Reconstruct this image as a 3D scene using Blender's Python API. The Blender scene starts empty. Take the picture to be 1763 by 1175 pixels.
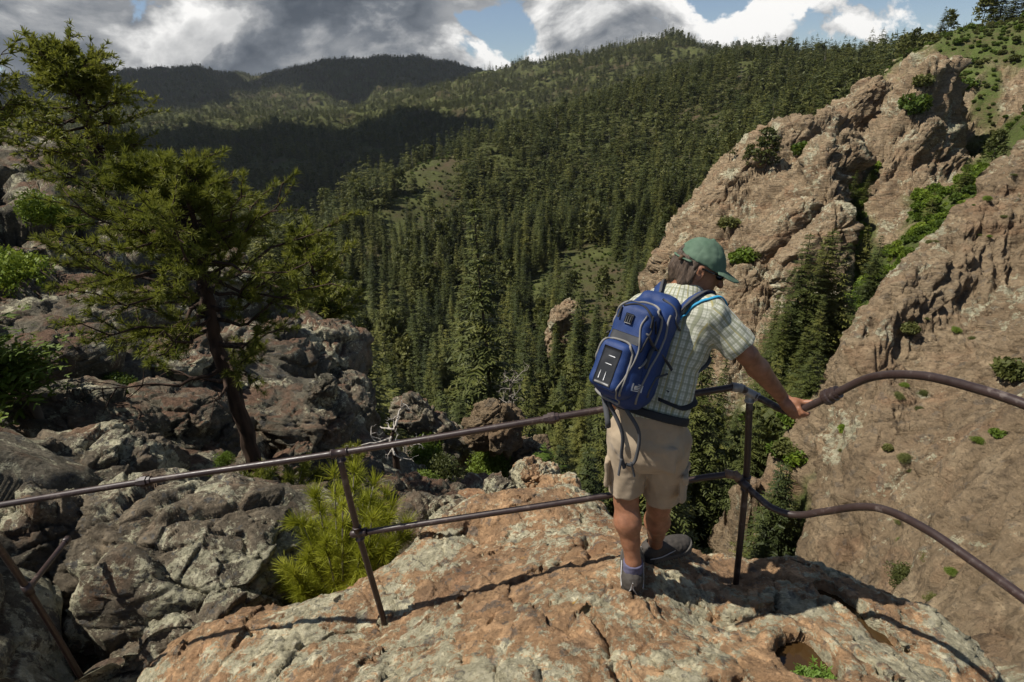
import bpy, bmesh, math, random, time
import numpy as np
from mathutils import Vector, Matrix, Quaternion
T00 = time.time()
scene = bpy.context.scene
COL = scene.collection
rng = np.random.default_rng(7)
random.seed(7)
rad = math.radians

# ------------------------------------------------------------------ camera
F = 979.0; CX = 881.5; CY = 587.5
PITCH = rad(22.6); ROLL = rad(-2.5)
def _R():
    a = math.radians(90) - PITCH
    Rx = np.array([[1, 0, 0], [0, math.cos(a), -math.sin(a)], [0, math.sin(a), math.cos(a)]])
    Rz = np.array([[math.cos(ROLL), -math.sin(ROLL), 0], [math.sin(ROLL), math.cos(ROLL), 0], [0, 0, 1]])
    return Rx @ Rz
RC = _R()
def ray(px, py):
    return RC @ np.array([(px - CX) / F, -(py - CY) / F, -1.0])
def at_depth(px, py, d):
    return ray(px, py) * d
def at_y(px, py, y):
    r = ray(px, py); return r * (y / r[1])
def at_z(px, py, z):
    r = ray(px, py); return r * (z / r[2])
def at_r(px, py, rr):
    r = ray(px, py); return r * (rr / math.hypot(r[0], r[1]))
def proj(p):
    c = RC.T @ np.asarray(p, float)
    return (CX + F * c[0] / -c[2], CY - F * c[1] / -c[2], -c[2])
def proj_many(p):
    c = np.asarray(p, float) @ RC
    d = -c[:, 2]
    dd = np.where(np.abs(d) < 1e-6, 1e-6, d)
    return CX + F * c[:, 0] / dd, CY - F * c[:, 1] / dd, d

cam_d = bpy.data.cameras.new('camera'); cam = bpy.data.objects.new('camera', cam_d); COL.objects.link(cam)
cam_d.sensor_width = 36.0; cam_d.lens = F / 1763.0 * 36.0
cam_d.clip_start = 0.05; cam_d.clip_end = 60000
M4 = Matrix.Identity(4)
for i in range(3):
    for j in range(3):
        M4[i][j] = RC[i][j]
cam.matrix_world = M4
scene.camera = cam

# ------------------------------------------------------------------ numpy noise
_prm = np.random.default_rng(11).permutation(256).astype(np.int64)
_prm = np.concatenate([_prm, _prm, _prm])
_g = np.random.default_rng(12).normal(size=(256, 3)); _g /= np.linalg.norm(_g, axis=1)[:, None]
_g = _g.astype(np.float32)
def noise(p, seed=0):
    p = np.asarray(p, np.float32) + np.float32(seed * 17.37)
    i = np.floor(p); f = p - i; i = i.astype(np.int64) & 255
    u = f * f * f * (f * (f * 6 - 15) + 10)
    out = np.zeros(len(p), np.float32)
    for dx in (0, 1):
        wx = u[:, 0] if dx else 1 - u[:, 0]
        hx = _prm[i[:, 0] + dx]
        for dy in (0, 1):
            wy = u[:, 1] if dy else 1 - u[:, 1]
            hy = _prm[hx + i[:, 1] + dy]
            for dz in (0, 1):
                wz = u[:, 2] if dz else 1 - u[:, 2]
                h = _prm[hy + i[:, 2] + dz]
                g = _g[h]
                out += wx * wy * wz * (g[:, 0] * (f[:, 0] - dx) + g[:, 1] * (f[:, 1] - dy) + g[:, 2] * (f[:, 2] - dz))
    return out * 1.6
def fbm(p, octv=5, gain=0.5, lac=2.03, seed=0, ridged=False):
    p = np.asarray(p, np.float32); a = 1.0; s = 0.0; out = np.zeros(len(p), np.float32)
    for o in range(octv):
        n = noise(p, seed + o * 3)
        if ridged: n = 1 - 2 * np.abs(n)
        out += a * n; s += a; a *= gain; p = p * lac
    return out / s
def _hash3(i):
    h = _prm[i[:, 0] & 255]; h = _prm[h + (i[:, 1] & 255)]; return _prm[h + (i[:, 2] & 255)]
_jit = np.random.default_rng(13).random((256, 3)).astype(np.float32)
_cv = np.random.default_rng(14).random((256, 4)).astype(np.float32)
def worley(p, seed=0):
    """F1, F2, and four random values of the nearest cell"""
    p = np.asarray(p, np.float32) + np.float32(seed * 9.7)
    i0 = np.floor(p).astype(np.int64)
    f1 = np.full(len(p), 9.0, np.float32); f2 = f1.copy(); cid = np.zeros(len(p), np.int64)
    off = np.zeros((len(p), 3), np.float32)
    for dx in (-1, 0, 1):
        for dy in (-1, 0, 1):
            for dz in (-1, 0, 1):
                c = i0 + np.array([dx, dy, dz]); h = _hash3(c)
                v = (c + _jit[h] - p).astype(np.float32)
                d = (v * v).sum(1)
                nearer = d < f1
                f2 = np.where(nearer, f1, np.minimum(f2, d))
                cid = np.where(nearer, h, cid)
                off = np.where(nearer[:, None], -v, off)
                f1 = np.where(nearer, d, f1)
    return np.sqrt(f1), np.sqrt(f2), _cv[cid], off
def facets(p, seed=0):
    """piecewise tilted planes: broken rock"""
    f1, f2, c, off = worley(p, seed)
    return (c[:, 0] - .5) + ((c[:, 1:4] - .5) * off).sum(1) * 1.8, f2 - f1
def sstep(a, b, x):
    t = np.clip((x - a) / (b - a), 0, 1); return t * t * (3 - 2 * t)

class RBF:
    """thin plate (or multiquadric, c) spline through scattered points of the plane"""
    def __init__(self, xy, v, lam=1e-6, c=None):
        self.c = c; xy = np.asarray(xy, float); v = np.asarray(v, float); n = len(xy)
        K = self._k(xy, xy) + lam * np.eye(n)
        Pm = np.c_[np.ones(n), xy]
        A = np.block([[K, Pm], [Pm.T, np.zeros((3, 3))]])
        self.w = np.linalg.solve(A, np.r_[v, 0, 0, 0]); self.xy = xy
    def _k(self, a, b):
        d2 = ((a[:, None, :] - b[None]) ** 2).sum(-1)
        return -np.sqrt(d2 + self.c ** 2) if self.c is not None else 0.5 * d2 * np.log(d2 + 1e-12)
    def __call__(self, q):
        q = np.asarray(q, float); out = np.empty(len(q))
        for s in range(0, len(q), 20000):
            c = q[s:s + 20000]
            out[s:s + 20000] = self._k(c, self.xy) @ self.w[:-3] + np.c_[np.ones(len(c)), c] @ self.w[-3:]
        return out

# ------------------------------------------------------------------ mesh helpers
def mesh_np(name, v, f, smooth=True, uv=None, mats=None, fmat=None):
    """v n x 3; f: m x 3 or m x 4 array, or a list of such arrays"""
    v = np.ascontiguousarray(v, np.float32)
    fl = f if isinstance(f, list) else [f]
    fl = [np.asarray(x, np.int32) for x in fl if len(x)]
    me = bpy.data.meshes.new(name)
    me.vertices.add(len(v)); me.vertices.foreach_set('co', v.ravel())
    if not fl:
        me.update(); return me
    nl = sum(x.size for x in fl); nf = sum(len(x) for x in fl)
    me.loops.add(nl); me.polygons.add(nf)
    me.loops.foreach_set('vertex_index', np.concatenate([x.ravel() for x in fl]))
    tot = np.concatenate([np.full(len(x), x.shape[1], np.int32) for x in fl])
    st = np.r_[0, np.cumsum(tot)[:-1]].astype(np.int32)
    me.polygons.foreach_set('loop_start', st)
    me.polygons.foreach_set('use_smooth', np.full(nf, bool(smooth)))
    if fmat is not None: me.polygons.foreach_set('material_index', np.asarray(fmat, np.int32))
    me.update(calc_edges=True)
    if uv is not None:
        ul = me.uv_layers.new(name='UVMap')
        li = np.concatenate([x.ravel() for x in fl])
        ul.data.foreach_set('uv', np.ascontiguousarray(np.asarray(uv, np.float32)[li]).ravel())
    for m in (mats or []): me.materials.append(m)
    return me
def fattr(me, name, val):
    a = me.attributes.new(name, 'FLOAT', 'POINT'); a.data.foreach_set('value', np.ascontiguousarray(val, np.float32))
def link(name, me, parent=None, loc=None, rot=None):
    o = bpy.data.objects.new(name, me); COL.objects.link(o)
    if parent is not None: o.parent = parent
    if loc is not None: o.location = [float(c) for c in loc]
    if rot is not None: o.rotation_euler = rot
    return o
def tag(o, label=None, cat=None, group=None, kind=None):
    if label: o['label'] = label
    if cat: o['category'] = cat
    if group: o['group'] = group
    if kind: o['kind'] = kind
    return o
def empty(name, loc=(0, 0, 0), rotz=0):
    o = bpy.data.objects.new(name, None); COL.objects.link(o)
    o.location = [float(c) for c in loc]; o.rotation_euler = (0, 0, rotz); o.empty_display_size = .1
    return o
def copy_tree(o, parent=None):
    c = o.copy(); COL.objects.link(c)
    if parent is not None: c.parent = parent
    for ch in list(o.children): copy_tree(ch, c)
    return c
def grid_faces(nu, nv, wrap_u=False):
    """verts index i*nv + j"""
    iu = np.arange(nu if wrap_u else nu - 1); jv = np.arange(nv - 1)
    I, J = np.meshgrid(iu, jv, indexing='ij'); I2 = (I + 1) % nu
    return np.stack([I * nv + J, I2 * nv + J, I2 * nv + J + 1, I * nv + J + 1], -1).reshape(-1, 4)
def grid_normals(G):
    """G nu x nv x 3"""
    du = np.gradient(G, axis=0); dv = np.gradient(G, axis=1)
    n = np.cross(du, dv); n /= np.linalg.norm(n, axis=2)[..., None] + 1e-12
    return n
def catmull(pts, n=8, closed=False):
    pts = np.asarray(pts, float); out = []
    m = len(pts)
    for i in range(m if closed else m - 1):
        if closed: p0, p1, p2, p3 = pts[i - 1], pts[i], pts[(i + 1) % m], pts[(i + 2) % m]
        else:
            p1, p2 = pts[i], pts[i + 1]
            p0 = pts[i - 1] if i else 2 * p1 - p2
            p3 = pts[i + 2] if i + 2 < m else 2 * p2 - p1
        t = np.linspace(0, 1, n, endpoint=False)[:, None]
        out.append(.5 * (2 * p1 + (p2 - p0) * t + (2 * p0 - 5 * p1 + 4 * p2 - p3) * t * t + (3 * p1 - p0 - 3 * p2 + p3) * t ** 3))
    if not closed: out.append(pts[-1:])
    return np.concatenate(out)
def frames(path):
    path = np.asarray(path, float); n = len(path)
    t = np.gradient(path, axis=0); t /= np.linalg.norm(t, axis=1)[:, None] + 1e-12
    up = np.array([0, 0, 1.0]) if abs(t[0][2]) < .9 else np.array([1.0, 0, 0])
    a = np.cross(t[0], up); a /= np.linalg.norm(a); A = [a]
    for i in range(1, n):
        a = A[-1] - t[i] * (A[-1] @ t[i]); a /= np.linalg.norm(a) + 1e-12; A.append(a)
    A = np.array(A); B = np.cross(t, A)
    return t, A, B
class MB:
    """collects shapes, then links them as ONE mesh object"""
    def __init__(s): s.v = []; s.f4 = []; s.f3 = []; s.n = 0; s.uvs = []
    def add(s, v, f4=None, f3=None, uv=None):
        v = np.asarray(v, float)
        if f4 is not None and len(f4): s.f4.append(np.asarray(f4) + s.n)
        if f3 is not None and len(f3): s.f3.append(np.asarray(f3) + s.n)
        s.v.append(v); s.n += len(v); s.uvs.append(uv if uv is not None else np.zeros((len(v), 2)))
        return s
    def tube(s, path, r, n=10, cap=True, flat=None):
        path = np.asarray(path, float); m = len(path); r = np.broadcast_to(np.asarray(r, float), (m,))
        t, A, B = frames(path)
        an = np.linspace(0, 2 * np.pi, n, endpoint=False)
        ra, rb = r, r if flat is None else r * flat
        V = path[:, None] + A[:, None] * (np.cos(an)[None, :, None] * np.asarray(ra)[:, None, None]) + B[:, None] * (np.sin(an)[None, :, None] * np.asarray(rb)[:, None, None])
        I, J = np.meshgrid(np.arange(m - 1), np.arange(n), indexing='ij'); J2 = (J + 1) % n
        q = np.stack([I * n + J, I * n + J2, (I + 1) * n + J2, (I + 1) * n + J], -1).reshape(-1, 4)[:, ::-1]
        V = V.reshape(-1, 3); f3 = None
        if cap:
            V = np.vstack([V, path[0], path[-1]]); k = np.arange(n); k2 = (k + 1) % n
            f3 = np.vstack([np.c_[k, k2, np.full(n, m * n)][:, ::-1] * 1, np.c_[(m - 1) * n + k, (m - 1) * n + k2, np.full(n, m * n + 1)]])
            f3[:n] = np.c_[k2, k, np.full(n, m * n)][:, ::-1][:, [0, 1, 2]]
        return s.add(V, q, f3)
    def lathe(s, p, axis, prof, n=16):
        """prof list of (distance along axis, radius)"""
        p = np.asarray(p, float); ax = np.asarray(axis, float); ax = ax / np.linalg.norm(ax)
        path = np.array([p + ax * a for a, _ in prof]); rr = np.array([b for _, b in prof])
        up = np.array([0, 0, 1.0]) if abs(ax[2]) < .9 else np.array([1.0, 0, 0])
        A = np.cross(ax, up); A /= np.linalg.norm(A); B = np.cross(ax, A)
        an = np.linspace(0, 2 * np.pi, n, endpoint=False); m = len(prof)
        V = path[:, None] + (A[None, None] * np.cos(an)[None, :, None] + B[None, None] * np.sin(an)[None, :, None]) * rr[:, None, None]
        I, J = np.meshgrid(np.arange(m - 1), np.arange(n), indexing='ij'); J2 = (J + 1) % n
        q = np.stack([I * n + J, I * n + J2, (I + 1) * n + J2, (I + 1) * n + J], -1).reshape(-1, 4)
        return s.add(V.reshape(-1, 3), q)
    def box(s, c, size, R=None):
        d = np.array([[x, y, z] for x in (-.5, .5) for y in (-.5, .5) for z in (-.5, .5)]) * np.asarray(size, float)
        if R is not None: d = d @ np.asarray(R).T
        return s.add(d + np.asarray(c, float), [[0, 1, 3, 2], [4, 6, 7, 5], [0, 4, 5, 1], [2, 3, 7, 6], [0, 2, 6, 4], [1, 5, 7, 3]])
    def data(s):
        fl = []
        if s.f4: fl.append(np.concatenate(s.f4))
        if s.f3: fl.append(np.concatenate(s.f3))
        return np.concatenate(s.v), fl
    def build(s, name, mat, parent=None, smooth=True, loc=None, uv=False):
        v, fl = s.data()
        me = mesh_np(name, v, fl, smooth, mats=[mat] if mat else None, uv=np.concatenate(s.uvs) if uv else None)
        return link(name, me, parent, loc)

# ------------------------------------------------------------------ node helper
class NT:
    def __init__(s, name):
        s.m = bpy.data.materials.new(name); s.m.use_nodes = True; s.t = s.m.node_tree; s.t.nodes.clear()
        s.out = s.n('ShaderNodeOutputMaterial')
    def n(s, kind, **kw):
        nd = s.t.nodes.new(kind)
        for k, v in kw.items():
            if k.startswith('_'): setattr(nd, k[1:], v)
        for k, v in kw.items():
            if not k.startswith('_'): s.set(nd, k, v)
        return nd
    def set(s, nd, k, v):
        key = int(k[1:]) if k[0] == 'i' and k[1:].isdigit() else k.replace('__', ' ')
        sk = nd.inputs[key]
        if isinstance(v, bpy.types.NodeSocket): s.t.links.new(v, sk)
        elif isinstance(v, bpy.types.Node): s.t.links.new(v.outputs[0], sk)
        else: sk.default_value = v
    def math(s, op, a, b=None, c=None, clamp=False):
        nd = s.n('ShaderNodeMath', _operation=op, _use_clamp=clamp); s.set(nd, 'i0', a)
        if b is not None: s.set(nd, 'i1', b)
        if c is not None: s.set(nd, 'i2', c)
        return nd.outputs[0]
    def vmath(s, op, a, b=None):
        nd = s.n('ShaderNodeVectorMath', _operation=op); s.set(nd, 'i0', a)
        if b is not None: s.set(nd, 'i1', b)
        return nd.outputs['Value'] if op in ('LENGTH', 'DOT_PRODUCT', 'DISTANCE') else nd.outputs[0]
    def mix(s, f, a, b, blend='MIX'):
        nd = s.n('ShaderNodeMix', _data_type='RGBA', _blend_type=blend)
        s.set(nd, 'i0', f); s.set(nd, 'i6', a); s.set(nd, 'i7', b); return nd.outputs[2]
    def ramp(s, f, stops, interp='LINEAR'):
        nd = s.n('ShaderNodeValToRGB'); cr = nd.color_ramp; cr.interpolation = interp
        while len(cr.elements) < len(stops): cr.elements.new(.5)
        for e, (p, c) in zip(cr.elements, stops):
            e.position = p; e.color = (c, c, c, 1) if isinstance(c, (int, float)) else (*c, 1)
        s.set(nd, 'i0', f); return nd.outputs[0]
    def mrange(s, f, a, b, c=0., d=1., smooth=False):
        nd = s.n('ShaderNodeMapRange', _interpolation_type='SMOOTHSTEP' if smooth else 'LINEAR')
        for k, v in zip(('i0', 'i1', 'i2', 'i3', 'i4'), (f, a, b, c, d)): s.set(nd, k, v)
        return nd.outputs[0]
    def noise(s, vec, scale, detail=4, rough=.55, dist=0., color=False):
        nd = s.n('ShaderNodeTexNoise', Scale=scale, Detail=detail, Roughness=rough, Distortion=dist)
        if vec is not None: s.set(nd, 'Vector', vec)
        return nd.outputs['Color' if color else 0]
    def voro(s, vec, scale, feature='F1', out=0, rnd=1.):
        nd = s.n('ShaderNodeTexVoronoi', _feature=feature, Scale=scale, Randomness=rnd)
        if vec is not None: s.set(nd, 'Vector', vec)
        return nd.outputs[out]
    def mapping(s, vec, scale=(1, 1, 1), rot=(0, 0, 0), loc=(0, 0, 0)):
        nd = s.n('ShaderNodeMapping', Vector=vec, Scale=scale, Rotation=rot, Location=loc); return nd.outputs[0]
    def pos(s): return s.n('ShaderNodeNewGeometry').outputs['Position']
    def objco(s): return s.n('ShaderNodeTexCoord').outputs['Object']
    def attr(s, name):
        return s.n('ShaderNodeAttribute', _attribute_name=name).outputs['Fac']
    def bump(s, h, strength=.5, dist=.02, prev=None):
        nd = s.n('ShaderNodeBump', Strength=strength, Distance=dist, Height=h)
        if prev is not None: s.set(nd, 'Normal', prev)
        return nd.outputs[0]
    def bsdf(s, color, rough=.8, normal=None, spec=.3, metal=0., **kw):
        nd = s.n('ShaderNodeBsdfPrincipled', Roughness=rough, Metallic=metal)
        s.set(nd, 'Base Color', color); s.set(nd, 'Specular IOR Level', spec)
        if normal is not None: s.set(nd, 'Normal', normal)
        for k, v in kw.items(): s.set(nd, k.replace('__', ' '), v)
        s.t.links.new(nd.outputs[0], s.out.inputs[0]); return nd
def c3(r, g, b): return (r, g, b, 1.0)
def srgb(r, g, b):
    f = lambda c: (c / 255 / 12.92) if c / 255 <= .04045 else ((c / 255 + .055) / 1.055) ** 2.4
    return (f(r), f(g), f(b), 1.0)
# ------------------------------------------------------------------ sun and sky
SUN_EL = rad(57); SUN_AZ = rad(183)          # direction towards the sun, measured from +X anticlockwise
SUN = np.array([math.cos(SUN_EL) * math.cos(SUN_AZ), math.cos(SUN_EL) * math.sin(SUN_AZ), math.sin(SUN_EL)])
sd = bpy.data.lights.new('sun', 'SUN'); sd.energy = 4.8; sd.angle = rad(.53); sd.color = (1.0, .945, .85)
so = bpy.data.objects.new('sun', sd); COL.objects.link(so)
so.rotation_euler = Vector(SUN).to_track_quat('Z', 'Y').to_euler()
scene.view_settings.view_transform = 'Standard'; scene.view_settings.look = 'None'
scene.view_settings.exposure = .45; scene.view_settings.gamma = 1.0
scene.cycles.use_denoising = True
scene.cycles.max_bounces = 6; scene.cycles.diffuse_bounces = 3; scene.cycles.transparent_max_bounces = 8

def make_world():
    w = bpy.data.worlds.new('World'); scene.world = w; w.use_nodes = True
    t = w.node_tree; t.nodes.clear()
    N = NT.__new__(NT); N.t = t; N.m = w
    out = t.nodes.new('ShaderNodeOutputWorld')
    sky = N.n('ShaderNodeTexSky', _sky_type='NISHITA', _sun_disc=False, _sun_elevation=SUN_EL, _sun_rotation=rad(90) - SUN_AZ)
    sky.altitude = 2000; sky.air_density = 1.0; sky.dust_density = .6
    d = N.n('ShaderNodeTexCoord').outputs['Generated']
    sep = N.n('ShaderNodeSeparateXYZ', Vector=d)
    q = N.mapping(d, scale=(1.05, 1.05, 1.65), loc=(3.7, 1.9, .4))
    n_big = N.noise(q, 1.5, 3, .5)
    n_a = N.noise(q, 4.6, 10, .58, .25)
    n_b = N.noise(N.mapping(q, loc=(-.02, 0, .065)), 4.6, 10, .58, .25)
    # covered on the left, broken on the right, clear overhead and behind
    cov = N.math('SUBTRACT', N.math('SUBTRACT', N.mrange(sep.outputs[0], -.30, .40, .15, -.07), N.mrange(sep.outputs[2], .40, .75, 0, .45)), N.mrange(sep.outputs[1], .35, -.1, 0, .35))
    val = N.math('ADD', N.math('ADD', N.math('MULTIPLY', n_a, .78), N.math('MULTIPLY', n_big, .30)), cov)
    dens = N.mrange(val, .525, .555, smooth=True)
    thick = N.mrange(val, .53, .80, smooth=True)
    relief = N.mrange(N.math('SUBTRACT', n_a, n_b), -.10, .10)
    lum = N.math('ADD', N.math('MULTIPLY', relief, .75), N.math('MULTIPLY', N.math('SUBTRACT', 1.0, thick), .50))
    n_dark = N.noise(N.mapping(q, loc=(5.1, 3.3, 0)), 2.1, 5, .55)
    lum = N.math('SUBTRACT', lum, N.mrange(n_dark, .44, .64, 0, .40))
    col = N.ramp(lum, [(0.0, (.06, .072, .09)), (.28, (.125, .14, .16)), (.54, (.29, .297, .305)), (.90, (.76, .75, .73))])
    bsky = N.n('ShaderNodeBackground', Color=N.mix(.12, sky.outputs[0], c3(3, 3, 3)), Strength=.07)
    bcl = N.n('ShaderNodeBackground', Color=col, Strength=1.0)
    mx = t.nodes.new('ShaderNodeMixShader')
    t.links.new(dens, mx.inputs[0]); t.links.new(bsky.outputs[0], mx.inputs[1]); t.links.new(bcl.outputs[0], mx.inputs[2])
    t.links.new(mx.outputs[0], out.inputs[0])
make_world()

# ------------------------------------------------------------------ materials of rock and ground
def rock_mat(name, cols, lichen=(.5, .2), lscale=6., warm=.5, strata=None, bscale=1., scl=1., yellow=False, bstr=.6, soil=0., green=False):
    N = NT(name); p = N.pos()
    ps = p if strata is None else N.mapping(p, scale=strata[1], rot=strata[0])
    big = N.noise(p, .55 * scl, 5, .6, .4)
    mid = N.noise(ps, 2.6 * scl, 8, .62, .6)
    fine = N.noise(p, 22 * scl, 6, .6)
    col = N.ramp(N.math('ADD', N.math('MULTIPLY', mid, .65), N.math('MULTIPLY', big, .35)), [(.30, cols[0]), (.45, cols[1]), (.56, cols[2]), (.70, cols[3])])
    grain = N.ramp(fine, [(.25, .62), (.5, .95), (.75, 1.25)])
    col = N.mix(.75, col, grain, 'MULTIPLY')
    # mineral stains that run over the stone
    st = N.mrange(N.noise(N.mapping(ps, loc=(3, 1, 4)), 1.3 * scl, 6, .6, .8), .52, .66)
    col = N.mix(N.math('MULTIPLY', st, warm), col, c3(.30, .135, .065))
    if lichen[0] > 0:
        la = N.noise(N.mapping(p, loc=(7, 2, 1)), lscale, 8, .76, .3)
        lb = N.noise(N.mapping(p, loc=(1, 8, 1)), lscale * .12, 4, .6)
        lc = N.noise(N.mapping(p, loc=(1, 3, 9)), lscale * 6, 4, .6)
        lv = N.math('ADD', N.math('ADD', N.math('MULTIPLY', la, .52), N.math('MULTIPLY', lb, .60)), N.math('MULTIPLY', lc, .10))
        lm = N.mrange(lv, .705 - lichen[0] * .13, .725 - lichen[0] * .13)
        lcol = N.ramp(N.noise(p, lscale * 1.5, 5, .6), [(.3, (.24, .235, .165)), (.46, (.43, .405, .275)), (.62, (.58, .545, .385)), (.8, (.40, .385, .30))])
        col = N.mix(N.math('MULTIPLY', lm, .88), col, lcol)
        gm = N.mrange(N.noise(N.mapping(p, loc=(4, 4, 2)), lscale * .8, 7, .66), .57, .62)
        col = N.mix(N.math('MULTIPLY', gm, lichen[1] * 2), col, c3(.115, .11, .10))
    else: lm = None
    if yellow:
        ym = N.mrange(N.noise(N.mapping(p, loc=(2, 5, 6)), 9., 6, .65), .665, .69)
        ym2 = N.mrange(N.noise(N.mapping(p, loc=(9, 5, 1)), 1.7, 2, .5), .47, .6)
        col = N.mix(N.math('MULTIPLY', N.math('MULTIPLY', ym, ym2), .85), col, c3(.40, .235, .025))
    if soil > 0:
        nz = N.n('ShaderNodeSeparateXYZ', Vector=N.n('ShaderNodeNewGeometry').outputs['Normal']).outputs[2]
        sm = N.math('MULTIPLY', N.mrange(nz, .72, .9), N.mrange(N.noise(p, 1.1, 5, .6), .50 - soil * .1, .60 - soil * .1))
        scol = N.ramp(N.noise(p, 14, 6, .7), [(.3, (.08, .05, .033)), (.5, (.15, .092, .06)), (.7, (.24, .15, .10))])
        col = N.mix(sm, col, scol)
    if green:
        g = N.attr('hill')
        gc = N.ramp(N.math('ADD', N.math('MULTIPLY', N.noise(p, .12, 5, .65), .6), N.math('MULTIPLY', N.noise(p, 1.1, 5, .7), .4)), [(.33, (.17, .105, .065)), (.42, (.105, .10, .038)), (.52, (.085, .115, .026)), (.64, (.12, .15, .035)), (.75, (.19, .125, .08))])
        col = N.mix(g, col, gc)
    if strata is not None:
        # joint lines along and across the bedding, their depth painted as dark colour
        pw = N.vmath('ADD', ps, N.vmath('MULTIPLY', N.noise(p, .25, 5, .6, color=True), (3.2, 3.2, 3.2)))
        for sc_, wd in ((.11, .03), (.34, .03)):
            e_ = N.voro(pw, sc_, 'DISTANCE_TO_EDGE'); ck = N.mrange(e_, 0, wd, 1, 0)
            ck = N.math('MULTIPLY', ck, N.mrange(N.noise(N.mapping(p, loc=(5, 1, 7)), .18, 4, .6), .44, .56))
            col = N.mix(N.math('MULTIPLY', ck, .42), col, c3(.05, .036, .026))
        strat_b = N.bump(N.noise(N.mapping(ps, scale=(.25, .5, 2.2)), .9, 9, .72), .9, .5)
    h1 = N.noise(ps, 5 * bscale, 10, .74, .3)
    h2 = N.voro(ps, 9 * bscale, 'F1')
    h3 = N.noise(p, 60 * bscale, 4, .6)
    nb = N.bump(h1, bstr, .07 / bscale, strat_b if strata is not None else None)
    nb = N.bump(N.math('SUBTRACT', 1.0, h2), bstr * .5, .035 / bscale, nb)
    nb = N.bump(h3, bstr * .8, .009 / bscale, nb)
    pit = N.mrange(N.voro(p, 38 * bscale, 'F1'), .10, .34, 0, 1)
    nb = N.bump(N.math('MULTIPLY', pit, N.mrange(h1, .42, .56)), bstr * .5, .010 / bscale, nb)
    col = N.mix(N.math('MULTIPLY', N.mrange(fine, .44, .34), .35), col, c3(.035, .028, .022))
    if lm is not None: nb = N.bump(lm, .25, .004, nb)
    N.bsdf(col, .9, nb, .2)
    return N.m

M_OUT = rock_mat('lichen_sandstone', [(.18, .115, .070), (.315, .195, .108), (.435, .27, .145), (.50, .365, .225)], (.64, .32), 15., .36, yellow=True, bstr=.85)
M_BOULD = rock_mat('dark_lichen_stone', [(.06, .053, .040), (.13, .110, .080), (.195, .158, .110), (.265, .205, .135)], (.68, .45), 17., .35, yellow=False, bstr=1.0)
M_LEFT = rock_mat('grey_slope_stone', [(.055, .052, .042), (.128, .115, .085), (.20, .175, .126), (.27, .225, .16)], (.42, .40), 7., .22, bscale=.6, soil=.8, bstr=1.0)
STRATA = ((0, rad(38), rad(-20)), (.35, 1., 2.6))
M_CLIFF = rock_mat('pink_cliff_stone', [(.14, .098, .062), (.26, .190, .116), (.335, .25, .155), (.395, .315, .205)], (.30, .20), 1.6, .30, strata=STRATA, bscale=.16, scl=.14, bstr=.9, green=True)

def ground_mat():
    N = NT('forest_floor'); p = N.pos()
    a = N.noise(p, .016, 6, .6); b = N.noise(p, .11, 6, .65); c = N.noise(p, 1.6, 5, .6)
    col = N.ramp(N.math('ADD', N.math('MULTIPLY', a, .6), N.math('MULTIPLY', b, .4)), [(.36, (.085, .058, .036)), (.44, (.060, .054, .025)), (.50, (.056, .060, .021)), (.58, (.078, .088, .028)), (.66, (.115, .085, .05))])
    col = N.mix(.7, col, N.ramp(c, [(.3, .55), (.7, 1.3)]), 'MULTIPLY')
    N.bsdf(col, .95, N.bump(b, .8, 2.), .1); return N.m
M_GROUND = ground_mat()

# ------------------------------------------------------------------ terrain
def polar(pts):
    az = []; lr = []; s = []
    for px, py, r in pts:
        d = ray(px, py); h = math.hypot(d[0], d[1]); az.append(math.atan2(d[0], d[1])); lr.append(math.log(r)); s.append(d[2] / h)
    return np.array(az), np.array(lr), np.array(s)
class Polar:
    """height of a piece of land seen from the viewpoint: tangent of elevation as a smooth function of bearing and log distance"""
    def __init__(s, pts, kaz=1.6, lam=1e-6, c=None):
        az, lr, sv = polar(pts); s.k = kaz
        s.f = RBF(np.c_[az * kaz, lr], sv, lam, c); s.sv = sv; s.clamp = c is not None
    def s_of(s, az, lr):
        q = np.c_[az * s.k, lr]; v = s.f(q)
        if not s.clamp: return v
        # no higher or lower than the surveyed points around
        for a in range(0, len(q), 20000):
            d = ((q[a:a + 20000, None] - s.f.xy[None]) ** 2).sum(-1); k = np.argpartition(d, 5, axis=1)[:, :5]; w = s.sv[k]
            v[a:a + 20000] = np.clip(v[a:a + 20000], w.min(1) - .01, w.max(1) + .002)
        return v
    def z(s, x, y):
        r = np.hypot(x, y); return r * s.s_of(np.arctan2(x, y), np.log(r))
    def grid(s, a0, a1, na, r0, r1, nr):
        az = np.linspace(rad(a0), rad(a1), na); lr = np.linspace(math.log(r0), math.log(r1), nr)
        # evaluate on a coarse grid, refine bilinearly-smooth
        A, L = np.meshgrid(az, lr, indexing='ij')
        ca = np.linspace(az[0], az[-1], na // 2); cl = np.linspace(lr[0], lr[-1], nr // 2); CA, CLr = np.meshgrid(ca, cl, indexing='ij')
        cs = s.s_of(CA.ravel(), CLr.ravel()).reshape(CA.shape)
        if s.clamp:
            for _ in range(3):
                cp_ = np.pad(cs, 1, mode='edge'); cs = .4 * cs + .15 * (cp_[2:, 1:-1] + cp_[:-2, 1:-1] + cp_[1:-1, 2:] + cp_[1:-1, :-2])
        fi = np.clip((az - ca[0]) / (ca[1] - ca[0]), 0, len(ca) - 1.001); fj = np.clip((lr - cl[0]) / (cl[1] - cl[0]), 0, len(cl) - 1.001)
        i, j = fi.astype(int)[:, None], fj.astype(int)[None]; a, b = (fi % 1)[:, None], (fj % 1)[None]
        sv = (cs[i, j] * (1 - a) + cs[i + 1, j] * a) * (1 - b) + (cs[i, j + 1] * (1 - a) + cs[i + 1, j + 1] * a) * b
        r = np.exp(L); return np.stack([r * np.sin(A), r * np.cos(A), r * sv], -1)

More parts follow.
